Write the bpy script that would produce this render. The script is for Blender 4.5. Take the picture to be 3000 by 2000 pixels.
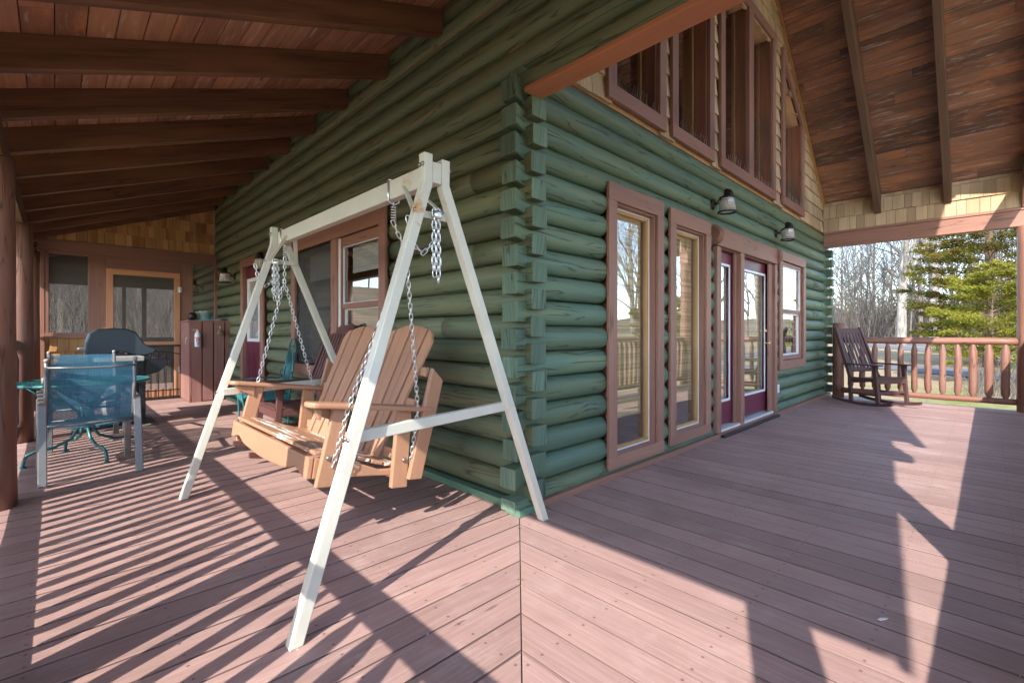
import bpy, math, random
from mathutils import Vector, Matrix
R = math.radians
random.seed(7)
for o in list(bpy.data.objects): bpy.data.objects.remove(o)
S = bpy.context.scene; COL = S.collection

# ------------------------------------------------------------ camera
cam = bpy.data.cameras.new('camera'); co = bpy.data.objects.new('camera', cam); COL.objects.link(co)
cam.sensor_width = 36; cam.lens = 16.38; cam.shift_y = -0.0083; cam.clip_start = .02; cam.clip_end = 2000
co.location = (-2.154, -2.131, 1.15); co.rotation_euler = (R(90), 0, R(45.62-90))
S.camera = co
S.render.resolution_x = 1024; S.render.resolution_y = 682
# ------------------------------------------------------------ light
AZ, EL = 22.0, 37.0            # direction the sunlight travels, sun elevation
W = bpy.data.worlds.new('World'); S.world = W; W.use_nodes = True
nt = W.node_tree; bg = nt.nodes['Background']
sk = nt.nodes.new('ShaderNodeTexSky'); sk.sky_type = 'NISHITA'; sk.sun_disc = False
sx, sy = -math.cos(R(AZ)), -math.sin(R(AZ))
sk.sun_elevation = R(EL); sk.sun_rotation = math.atan2(sx, sy) % (2*math.pi)
sk.altitude = 300; sk.air_density = 1.0; sk.dust_density = .8; sk.ozone_density = 1.0
nt.links.new(sk.outputs[0], bg.inputs[0]); bg.inputs[1].default_value = .15
sl = bpy.data.lights.new('sun', 'SUN'); sl.energy = 2.05; sl.angle = R(.5); sl.color = (1, .92, .82)
so = bpy.data.objects.new('sun', sl); COL.objects.link(so)
d = Vector((math.cos(R(AZ))*math.cos(R(EL)), math.sin(R(AZ))*math.cos(R(EL)), -math.sin(R(EL))))
so.rotation_euler = d.to_track_quat('-Z', 'Y').to_euler(); so.location = (-6, -4, 8)
S.view_settings.view_transform = 'Standard'; S.view_settings.look = 'None'
S.view_settings.exposure = 2.25; S.view_settings.gamma = 1
S.render.engine = 'CYCLES'
S.cycles.max_bounces = 8; S.cycles.diffuse_bounces = 5; S.cycles.transparent_max_bounces = 24

# ------------------------------------------------------------ materials
class N:
    def __init__(s, name):
        s.m = bpy.data.materials.new(name); s.m.use_nodes = True; s.t = s.m.node_tree
        s.b = s.t.nodes['Principled BSDF']; s.out = s.t.nodes['Material Output']
    def n(s, k, **kw):
        x = s.t.nodes.new(k)
        for a, v in kw.items(): setattr(x, a, v)
        return x
    def l(s, a, b): s.t.links.new(a, b)
    def math(s, op, a, b=None, c=None):
        x = s.n('ShaderNodeMath', operation=op)
        for i, v in enumerate((a, b, c)):
            if v is None: continue
            if isinstance(v, (int, float)): x.inputs[i].default_value = v
            else: s.l(v, x.inputs[i])
        return x.outputs[0]
    def mix(s, f, a, b, mode='MIX'):
        x = s.n('ShaderNodeMix', data_type='RGBA', blend_type=mode)
        for i, v in ((0, f), (6, a), (7, b)):
            if isinstance(v, (int, float)): x.inputs[i].default_value = v
            elif isinstance(v, tuple): x.inputs[i].default_value = (*v, 1) if len(v) == 3 else v
            else: s.l(v, x.inputs[i])
        return x.outputs[2]
    def ramp(s, f, pts):
        x = s.n('ShaderNodeValToRGB'); e = x.color_ramp.elements
        while len(e) < len(pts): e.new(.5)
        for i, (p, c) in enumerate(pts):
            e[i].position = p; e[i].color = (c, c, c, 1) if isinstance(c, (int, float)) else (*c, 1)
        s.l(f, x.inputs[0]); return x.outputs[0]
    def uvr(s, sc, off=0):
        """grain-aligned coordinates (u along the grain), shifted per board"""
        uv = s.n('ShaderNodeUVMap', uv_map='UV'); at = s.n('ShaderNodeAttribute', attribute_name='rnd')
        sep = s.n('ShaderNodeSeparateXYZ'); s.l(uv.outputs[0], sep.inputs[0])
        cb = s.n('ShaderNodeCombineXYZ')
        s.l(s.math('MULTIPLY', sep.outputs[0], sc[0]), cb.inputs[0])
        s.l(s.math('MULTIPLY', sep.outputs[1], sc[1]), cb.inputs[1])
        s.l(s.math('MULTIPLY_ADD', at.outputs['Fac'], 61.0, off), cb.inputs[2])
        return cb.outputs[0]
    def noise(s, v, sc=1, det=4, rough=.55, dist=0):
        x = s.n('ShaderNodeTexNoise'); x.inputs['Scale'].default_value = sc; x.inputs['Detail'].default_value = det
        x.inputs['Roughness'].default_value = rough; x.inputs['Distortion'].default_value = dist
        if v is not None: s.l(v, x.inputs['Vector'])
        return x.outputs['Fac']
    def rnd(s): return s.n('ShaderNodeAttribute', attribute_name='rnd').outputs['Fac']
    def pos(s): return s.n('ShaderNodeTexCoord').outputs['Object']
    def bump(s, h, st=.3, dist=.004):
        x = s.n('ShaderNodeBump'); x.inputs['Strength'].default_value = st; x.inputs['Distance'].default_value = dist
        s.l(h, x.inputs['Height']); s.l(x.outputs[0], s.b.inputs['Normal']); return x
MAT = {}
def sc3(c, k): return tuple(min(1, x*k) for x in c)
def wood(name, col, var=.18, board=.15, rough=.6, bump=.35, worn=None, wamt=.0, cracks=.0, second=None, gy=42, spec=.35, knots=0):
    m = N(name)
    g = m.noise(m.uvr((1.6, gy)), 1, 5, .6, .6)
    broad = m.noise(m.uvr((1.1, 5), 9), 1, 3, .5)
    c = m.mix(m.ramp(g, [(.25, 0), (.75, 1)]), sc3(col, 1-var), sc3(col, 1+var))
    if second: c = m.mix(m.ramp(broad, [(.42, 0), (.66, 1)]), c, second)
    v = m.math('MULTIPLY_ADD', m.rnd(), 2*board, 1-board)
    v2 = m.math('MULTIPLY_ADD', broad, .35, .83)
    hs = m.n('ShaderNodeHueSaturation'); m.l(c, hs.inputs['Color']); m.l(m.math('MULTIPLY', v, v2), hs.inputs['Value'])
    c = hs.outputs[0]; h = g
    if knots:
        vo = m.n('ShaderNodeTexVoronoi'); vo.inputs['Scale'].default_value = 1.9; m.l(m.uvr((.9, 2.4), 3), vo.inputs['Vector'])
        kn = m.ramp(m.math('ADD', vo.outputs['Distance'], m.math('MULTIPLY', m.noise(m.uvr((20, 40)), 1, 2), .05)), [(.05, 1), (.11, 0)]); c = m.mix(m.math('MULTIPLY', kn, knots), c, sc3(col, .35)); h = m.math('SUBTRACT', h, kn)
    if worn:
        wn = m.noise(m.uvr((5, 26), 3), 1, 6, .7)
        wb = m.noise(m.uvr((.7, 1.6), 5), 1, 2, .5)
        f = m.ramp(m.math('ADD', m.math('MULTIPLY', wn, .6), m.math('MULTIPLY', wb, .4)), [(.66-wamt, 0), (.69-wamt, 1)])
        c = m.mix(f, c, worn)
    if cracks:
        cn = m.noise(m.uvr((.9, 11), 17), 1, 3, .4, .2)
        line = m.ramp(m.math('ABSOLUTE', m.math('SUBTRACT', cn, .5)), [(0, 1), (.018, 0)])
        msk = m.ramp(m.noise(m.uvr((1.4, 3), 23), 1, 2), [(.62-cracks, 0), (.68-cracks, 1)])
        ck = m.math('MULTIPLY', line, msk)
        c = m.mix(m.math('MULTIPLY', ck, .75), c, (.015, .013, .01)); h = m.math('SUBTRACT', h, ck)
    m.l(c, m.b.inputs['Base Color'])
    m.l(m.math('MULTIPLY_ADD', g, .25, rough-.12), m.b.inputs['Roughness'])
    m.b.inputs['Specular IOR Level'].default_value = spec
    m.bump(h, bump, .003); MAT[name] = m.m; return m.m
def plain(name, col, rough=.5, metal=0, var=.08, sc=6, spec=.5, rust=None, ramt=0, bump=.1):
    m = N(name); p = m.pos(); n = m.noise(p, sc, 5, .6)
    c = m.mix(m.ramp(n, [(.3, 0), (.7, 1)]), sc3(col, 1-var), sc3(col, 1+var))
    if rust:
        rn = m.noise(p, 9, 6, .7); rb = m.noise(p, 2.3, 2)
        f = m.ramp(m.math('ADD', m.math('MULTIPLY', rn, .5), m.math('MULTIPLY', rb, .5)), [(.60-ramt, 0), (.66-ramt, 1)])
        c = m.mix(f, c, rust)
    m.l(c, m.b.inputs['Base Color']); m.b.inputs['Metallic'].default_value = metal
    m.l(m.math('MULTIPLY_ADD', n, .2, rough-.1), m.b.inputs['Roughness']); m.b.inputs['Specular IOR Level'].default_value = spec
    m.bump(m.noise(p, sc*14, 4), bump, .002)
    MAT[name] = m.m; return m.m
# deck paint: grain, per-board tone, pale peeling along the board edges, small scuffs
def deckmat():
    m = N('deck_paint')
    g = m.noise(m.uvr((1.5, 60)), 1, 6, .65, .5)
    fine = m.noise(m.uvr((5, 210), 2), 1, 3, .6)
    broad = m.noise(m.pos(), 1.3, 4, .6)
    c = m.mix(m.ramp(g, [(.25, 0), (.75, 1)]), (.275, .168, .148), (.43, .285, .258))
    c = m.mix(m.math('MULTIPLY', m.ramp(fine, [(.45, 0), (.62, 1)]), .35), c, (.18, .11, .10))
    c = m.mix(m.math('MULTIPLY', m.ramp(broad, [(.35, 0), (.7, 1)]), .4), c, (.35, .24, .22))
    hs = m.n('ShaderNodeHueSaturation'); m.l(c, hs.inputs['Color']); m.l(m.math('MULTIPLY_ADD', m.rnd(), .30, .85), hs.inputs['Value'])
    c = hs.outputs[0]
    wr = m.math('MULTIPLY', m.ramp(m.noise(m.pos(), 2.2, 6, .7), [(.50, 0), (.66, 1)]), m.ramp(m.noise(m.uvr((6, 70), 33), 1, 5, .7), [(.4, 0), (.6, 1)]))
    c = m.mix(m.math('MULTIPLY', wr, .55), c, (.50, .38, .35))
    st = m.ramp(m.noise(m.pos(), .9, 5, .65), [(.52, 0), (.70, 1)]); c = m.mix(m.math('MULTIPLY', st, .30), c, (.16, .10, .09))
    uv = m.n('ShaderNodeUVMap', uv_map='UV'); sp = m.n('ShaderNodeSeparateXYZ'); m.l(uv.outputs[0], sp.inputs[0])
    fr = m.math('FRACT', m.math('DIVIDE', sp.outputs[1], PITCH))
    ed = m.math('ABSOLUTE', m.math('SUBTRACT', fr, .5))
    n2 = m.noise(m.uvr((3.5, 30), 7), 1, 5, .75); nb = m.noise(m.uvr((.8, .1), 15), 1, 3)
    e = m.math('ADD', m.math('MULTIPLY', m.math('SUBTRACT', ed, .455), 9), m.math('MULTIPLY', m.math('ADD', n2, nb), .5))
    f = m.math('MULTIPLY', m.ramp(e, [(.86, 0), (.93, 1)]), .7)
    c = m.mix(f, c, m.mix(m.ramp(m.noise(m.uvr((.6, .1), 31), 1, 2), [(.5, 0), (.6, 1)]), (.62, .58, .52), (.50, .27, .11)))
    dl_ = m.ramp(m.math('ADD', ed, m.math('MULTIPLY', m.noise(m.uvr((2, 8), 50), 1, 4), .03)), [(.478, 0), (.492, 1)]); c = m.mix(m.math('MULTIPLY', dl_, .75), c, (.05, .03, .028))
    su = m.math('MULTIPLY', m.math('SUBTRACT', m.math('FRACT', m.math('DIVIDE', sp.outputs[0], .406)), .5), .406)
    sv = m.math('MULTIPLY', m.math('SUBTRACT', ed, .27), PITCH)
    sd_ = m.math('SQRT', m.math('ADD', m.math('MULTIPLY', su, su), m.math('MULTIPLY', sv, sv)))
    c = m.mix(m.math('MULTIPLY', m.ramp(sd_, [(.0035, 1), (.006, 0)]), .75), c, (.06, .035, .03))
    sp1 = m.ramp(m.noise(m.pos(), 26, 3, .6), [(.74, 0), (.76, 1)]); c = m.mix(sp1, c, (.6, .55, .5))
    sp2 = m.ramp(m.noise(m.uvr((3, 30), 40), 1, 5, .8), [(.70, 0), (.73, 1)]); c = m.mix(m.math('MULTIPLY', sp2, .7), c, (.52, .40, .34))
    vo = m.n('ShaderNodeTexVoronoi'); vo.inputs['Scale'].default_value = 3.2; m.l(m.uvr((.35, 1.6), 3), vo.inputs['Vector'])
    kn = m.ramp(vo.outputs['Distance'], [(.028, 1), (.05, 0)]); c = m.mix(m.math('MULTIPLY', kn, .5), c, (.08, .045, .04))
    m.l(c, m.b.inputs['Base Color']); m.l(m.math('MULTIPLY_ADD', g, .25, .42), m.b.inputs['Roughness'])
    m.b.inputs['Specular IOR Level'].default_value = .4
    m.bump(m.math('ADD', g, m.math('MULTIPLY', fine, .4)), .45, .003); MAT['deck'] = m.m
PITCH = .158
deckmat()
wood('green_log', (.092, .160, .114), .24, .19, .55, .8, worn=(.50, .36, .17), wamt=-.055, cracks=.2, second=(.125, .165, .09), gy=34, knots=.5, spec=.5)
wood('green_log_warm_lit', (.108, .150, .092), .24, .19, .55, .8, worn=(.50, .36, .17), wamt=-.06, cracks=.2, second=(.14, .148, .082), gy=34, knots=.5, spec=.5)  # same paint as green_log, with the side wall's warm light put into the colour
wood('end_grain', (.105, .165, .12), .36, .25, .75, .8, worn=(.50, .38, .2), wamt=-.02, cracks=.16, gy=55)
wood('trim_brown', (.27, .14, .105), .16, .10, .5, .35, cracks=.04, gy=34, knots=.25)
wood('beam_bounce_lit', (.42, .17, .085), .12, .08, .5, .3, cracks=.03, gy=34)  # trim under the corner beam, light bounced off the deck put into its colour
wood('pole_brown', (.235, .125, .098), .20, .10, .5, .45, cracks=.12, second=(.20, .085, .055), gy=12)
wood('rail_worn', (.235, .118, .088), .16, .10, .55, .45, worn=(.42, .33, .29), wamt=.02, cracks=.1, gy=12)
wood('rafter_dark', (.14, .068, .04), .5, .12, .55, .3, cracks=.02, second=(.20, .095, .05), gy=30, knots=.7)
wood('rafter_gray', (.125, .078, .052), .25, .1, .6, .3, cracks=.05, second=(.15, .085, .055), gy=30, knots=.6)
wood('cedar', (.40, .255, .13), .2, .30, .7, .5, second=(.30, .17, .08), gy=55)
wood('cedar_pale', (.50, .37, .225), .2, .22, .7, .5, second=(.40, .29, .18), gy=55)
wood('cedar_orange', (.55, .33, .135), .22, .25, .7, .5, second=(.34, .15, .055), gy=55)
wood('pine_warm', (.50, .30, .12), .12, .15, .5, .2, second=(.36, .19, .08), gy=30)
wood('pine_dark', (.19, .065, .032), .3, .25, .6, .2, second=(.10, .05, .03), gy=30)
wood('bench_paint', (.38, .205, .125), .08, .05, .42, .15, gy=40, cracks=.0)
wood('bench_worn', (.38, .205, .125), .08, .05, .45, .25, worn=(.80, .74, .70), wamt=.12, gy=40)
wood('rocker_dark', (.085, .045, .042), .15, .1, .42, .25, gy=40)
wood('rocker_red', (.115, .05, .045), .15, .1, .42, .25, gy=40)
wood('bin_red', (.24, .12, .105), .16, .14, .6, .4, cracks=.04, gy=40)
wood('door_wine', (.13, .022, .045), .06, .02, .35, .05, gy=10)
wood('base_ledge', (.10, .19, .135), .2, .1, .6, .3, worn=(.45, .25, .10), wamt=.06, gy=12)
def ceilmat(name, a, b, c3, g1):
    m = N(name)
    g = m.noise(m.uvr((1.3, 30)), 1, 5, .6, .8); bn = m.noise(m.uvr((1.2, 4), 5), 1, 4, .6, .4)
    c = m.mix(m.ramp(m.math('MULTIPLY_ADD', m.rnd(), .45, m.math('MULTIPLY', bn, .6)), [(.28, 0), (.72, 1)]), a, b)
    c = m.mix(m.ramp(m.noise(m.uvr((2.2, 7), 8), 1, 5, .65), [(.5, 0), (.68, 1)]), c, c3)
    c = m.mix(m.ramp(m.noise(m.uvr((2.5, 22), 12), 1, 5, .7), [(.56, 0), (.70, 1)]), c, g1)
    vo = m.n('ShaderNodeTexVoronoi'); vo.inputs['Scale'].default_value = 2.4; m.l(m.uvr((.55, 2.1), 3), vo.inputs['Vector'])
    kn = m.ramp(vo.outputs['Distance'], [(.04, 1), (.075, 0)]); c = m.mix(m.math('MULTIPLY', kn, .8), c, (.03, .015, .01))
    c = m.mix(m.math('MULTIPLY', m.ramp(g, [(.4, 0), (.65, 1)]), .35), c, sc3(a, .6))
    m.l(c, m.b.inputs['Base Color']); m.b.inputs['Roughness'].default_value = .55
    m.b.inputs['Specular IOR Level'].default_value = .4
    m.bump(g, .35, .003); MAT[name] = m.m
ceilmat('ceiling_gable', (.10, .06, .048), (.32, .165, .105), (.46, .19, .085), (.46, .41, .39))
ceilmat('ceiling_shed', (.27, .12, .08), (.52, .27, .18), (.60, .26, .14), (.62, .48, .42))
plain('frame_cream', (.56, .56, .485), .4, 0, .07, 5, rust=(.48, .27, .10), ramt=-.03, bump=.15)
plain('bolt_steel', (.28, .26, .24), .4, .8, .2, 30)
plain('chain_steel', (.72, .74, .76), .3, .9, .1, 30)
plain('black_metal', (.022, .023, .025), .42, .3, .2, 20)
plain('bronze_metal', (.045, .036, .032), .38, .6, .2, 20)
plain('teal_metal', (.035, .17, .18), .35, .2, .15, 12)
plain('chair_gray', (.22, .22, .225), .38, .5, .1, 10)
plain('grill_black', (.030, .043, .058), .42, .1, .12, 8)
plain('grill_dark', (.012, .014, .02), .35, .1, .2, 8)
plain('gray_plastic', (.28, .28, .27), .5, 0, .08, 10)
plain('white_plastic', (.75, .75, .73), .45, 0, .04, 10)
plain('white_paint', (.72, .74, .78), .35, 0, .04, 10)
plain('red_print', (.62, .02, .03), .4, 0, .05, 10)
plain('blue_print', (.10, .35, .55), .4, 0, .05, 10)
plain('brass', (.55, .40, .16), .3, .9, .15, 12)
plain('old_brass', (.26, .20, .12), .5, .6, .25, 12)
plain('stone_white', (.62, .62, .58), .8, 0, .3, 22)
plain('planter_green', (.20, .30, .24), .6, 0, .35, 30)
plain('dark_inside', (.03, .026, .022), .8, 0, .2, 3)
plain('inside_wall', (.48, .29, .15), .7, 0, .3, 2)
plain('rubber_mat', (.12, .11, .11), .9, 0, .35, 60, bump=.6)
plain('teal_cushion', (.02, .15, .17), .8, 0, .25, 12)
plain('blind_white', (.70, .70, .68), .6, 0, .05, 20)
plain('alum_white', (.66, .68, .70), .35, .1, .04, 10)
plain('concrete', (.33, .33, .33), .8, 0, .12, 8)
plain('nest_straw', (.34, .26, .13), .9, 0, .4, 60)
def glassmat(name, base, tint=(1, 1, 1), rough=.0, gain=2.0):
    m = N(name); tr = m.n('ShaderNodeBsdfTransparent'); tr.inputs[0].default_value = (*tint, 1)
    gl = m.n('ShaderNodeBsdfGlossy'); gl.inputs['Roughness'].default_value = rough; gl.inputs[0].default_value = (.95, .97, 1, 1)
    fr = m.n('ShaderNodeLayerWeight'); fr.inputs[0].default_value = .5
    mx = m.n('ShaderNodeMixShader'); m.l(m.math('MINIMUM', m.math('MULTIPLY_ADD', m.math('POWER', fr.outputs['Facing'], 3.0), gain, base), 1.0), mx.inputs[0])
    w = m.noise(m.pos(), 1.6, 1); bp = m.n('ShaderNodeBump'); bp.inputs['Strength'].default_value = .12; bp.inputs['Distance'].default_value = .01
    m.l(w, bp.inputs['Height']); m.l(bp.outputs[0], gl.inputs['Normal'])
    m.l(gl.outputs[0], mx.inputs[2])
    if name == 'lamp_glass':
        df = m.n('ShaderNodeBsdfDiffuse'); df.inputs[0].default_value = (.8, .82, .82, 1); m2 = m.n('ShaderNodeMixShader'); m2.inputs[0].default_value = .28
        m.l(tr.outputs[0], m2.inputs[1]); m.l(df.outputs[0], m2.inputs[2]); m.l(m2.outputs[0], mx.inputs[1])
    else: m.l(tr.outputs[0], mx.inputs[1])
    m.l(mx.outputs[0], m.out.inputs[0]); MAT[name] = m.m
glassmat('glass', .09, (.96, .98, .98), 0, 1.0)
glassmat('lamp_glass', .06, (.96, .97, .97), .05, .8)
def plankwall():
    m = N('inside_plank'); p = m.pos(); sp = m.n('ShaderNodeSeparateXYZ'); m.l(p, sp.inputs[0])
    zz = m.math('MULTIPLY', sp.outputs[2], 6.8); wn = m.n('ShaderNodeTexWhiteNoise', noise_dimensions='1D'); m.l(m.math('FLOOR', zz), wn.inputs['W'])
    mp = m.n('ShaderNodeMapping'); mp.inputs['Scale'].default_value = (1.5, 1.5, 22); m.l(p, mp.inputs[0]); n = m.noise(mp.outputs[0], 1, 5, .6)
    c = m.mix(m.ramp(n, [(.35, 0), (.65, 1)]), (.30, .155, .065), (.55, .33, .16)); c = m.mix(m.math('MULTIPLY', wn.outputs['Value'], .35), c, (.25, .12, .05))
    ln = m.ramp(m.math('ABSOLUTE', m.math('SUBTRACT', m.math('FRACT', zz), .5)), [(.46, 0), (.49, 1)]); c = m.mix(m.math('MULTIPLY', ln, .7), c, (.06, .03, .015))
    m.l(c, m.b.inputs['Base Color']); m.b.inputs['Roughness'].default_value = .5; MAT['inside_plank'] = m.m
plankwall()
def screenmat(name, col, op):
    m = N(name); tr = m.n('ShaderNodeBsdfTransparent'); df = m.n('ShaderNodeBsdfDiffuse'); df.inputs[0].default_value = (*col, 1)
    mx = m.n('ShaderNodeMixShader'); n = m.noise(m.pos(), 3, 3)
    m.l(m.math('MULTIPLY_ADD', n, .12, op-.06), mx.inputs[0]); m.l(tr.outputs[0], mx.inputs[1]); m.l(df.outputs[0], mx.inputs[2]); m.l(mx.outputs[0], m.out.inputs[0]); MAT[name] = m.m
screenmat('insect_screen', (.17, .16, .145), .30)
screenmat('window_screen', (.12, .12, .12), .35)
def slingmat():
    m = N('sling_teal'); uv = m.n('ShaderNodeUVMap', uv_map='UV'); sp = m.n('ShaderNodeSeparateXYZ'); m.l(uv.outputs[0], sp.inputs[0])
    n1 = m.noise(m.uvr((8, 160)), 1, 4, .7); n2 = m.noise(m.uvr((160, 8), 4), 1, 4, .7)
    f = m.math('MULTIPLY_ADD', m.math('ADD', n1, n2), 1.5, -1.0)
    c = m.mix(f, (.035, .13, .23), (.15, .38, .53))
    df = m.n('ShaderNodeBsdfDiffuse'); m.l(c, df.inputs[0]); tl = m.n('ShaderNodeBsdfTranslucent'); m.l(c, tl.inputs[0])
    a = m.n('ShaderNodeMixShader'); a.inputs[0].default_value = .45; m.l(df.outputs[0], a.inputs[1]); m.l(tl.outputs[0], a.inputs[2])
    tr = m.n('ShaderNodeBsdfTransparent'); b = m.n('ShaderNodeMixShader'); b.inputs[0].default_value = .76
    m.l(tr.outputs[0], b.inputs[1]); m.l(a.outputs[0], b.inputs[2]); m.l(b.outputs[0], m.out.inputs[0]); MAT['sling'] = m.m
slingmat()
def bamboo():
    m = N('bamboo_blind'); uv = m.n('ShaderNodeTexCoord'); sp = m.n('ShaderNodeSeparateXYZ'); m.l(uv.outputs['Object'], sp.inputs[0])
    z = m.math('MULTIPLY', sp.outputs[2], 95.0)
    cell = m.math('FLOOR', z); wn = m.n('ShaderNodeTexWhiteNoise', noise_dimensions='1D'); m.l(cell, wn.inputs['W'])
    c = m.mix(wn.outputs['Value'], (.34, .22, .09), (.70, .52, .27))
    gap = m.ramp(m.math('ABSOLUTE', m.math('SUBTRACT', m.math('FRACT', z), .5)), [(.36, 1), (.46, .0)])
    m.l(c, m.b.inputs['Base Color']); m.b.inputs['Roughness'].default_value = .6
    op = m.math('MULTIPLY_ADD', gap, .35, .65); m.l(op, m.b.inputs['Alpha']); MAT['bamboo'] = m.m
bamboo()
def barkmat(name, a, b):
    m = N(name); p = m.pos(); mp = m.n('ShaderNodeMapping'); mp.inputs['Scale'].default_value = (3, 3, .8); m.l(p, mp.inputs[0])
    n = m.noise(mp.outputs[0], 2, 6, .7); c = m.mix(m.ramp(n, [(.38, 0), (.62, 1)]), a, b); m.l(c, m.b.inputs['Base Color']); m.b.inputs['Roughness'].default_value = .9; MAT[name] = m.m
barkmat('bark_gray', (.075, .062, .052), (.19, .17, .145)); barkmat('bark_white', (.14, .125, .105), (.34, .32, .285)); barkmat('bark_brown', (.10, .06, .04), (.22, .16, .12))
def leafmat(name, a, b, c2):
    m = N(name); c = m.mix(m.rnd(), a, b); c = m.mix(m.ramp(m.noise(m.pos(), .9, 3), [(.45, 0), (.65, 1)]), c, c2)
    df = m.n('ShaderNodeBsdfDiffuse'); tl = m.n('ShaderNodeBsdfTranslucent'); mx = m.n('ShaderNodeMixShader'); mx.inputs[0].default_value = .35
    m.l(c, df.inputs[0]); m.l(c, tl.inputs[0]); m.l(df.outputs[0], mx.inputs[1]); m.l(tl.outputs[0], mx.inputs[2]); m.l(mx.outputs[0], m.out.inputs[0]); MAT[name] = m.m
leafmat('cedar_leaf', (.07, .08, .016), (.16, .155, .03), (.19, .13, .03))
leafmat('lime_leaf', (.16, .18, .028), (.32, .31, .05), (.22, .21, .04))
leafmat('shrub_leaf', (.10, .12, .03), (.20, .18, .05), (.22, .15, .08))
def groundmat():
    m = N('ground'); p = m.pos(); n = m.noise(p, .22, 5, .6); n2 = m.noise(p, 6, 5, .75); n3 = m.noise(p, 40, 3, .7)
    c = m.mix(m.ramp(n2, [(.35, 0), (.65, 1)]), (.27, .20, .12), (.40, .31, .20))
    g = m.mix(m.ramp(n2, [(.35, 0), (.65, 1)]), (.10, .16, .03), (.24, .27, .08))
    c = m.mix(m.ramp(n, [(.52, 0), (.68, 1)]), c, g); c = m.mix(m.math('MULTIPLY', n3, .4), c, (.15, .10, .06))
    m.l(c, m.b.inputs['Base Color']); m.b.inputs['Roughness'].default_value = .95; m.b.inputs['Specular IOR Level'].default_value = .05; m.bump(n3, .6, .03); MAT['ground'] = m.m
groundmat()
plain('asphalt', (.15, .155, .165), .95, 0, .12, 3, spec=0); plain('yellow_line', (.55, .40, .08), .7)

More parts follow.
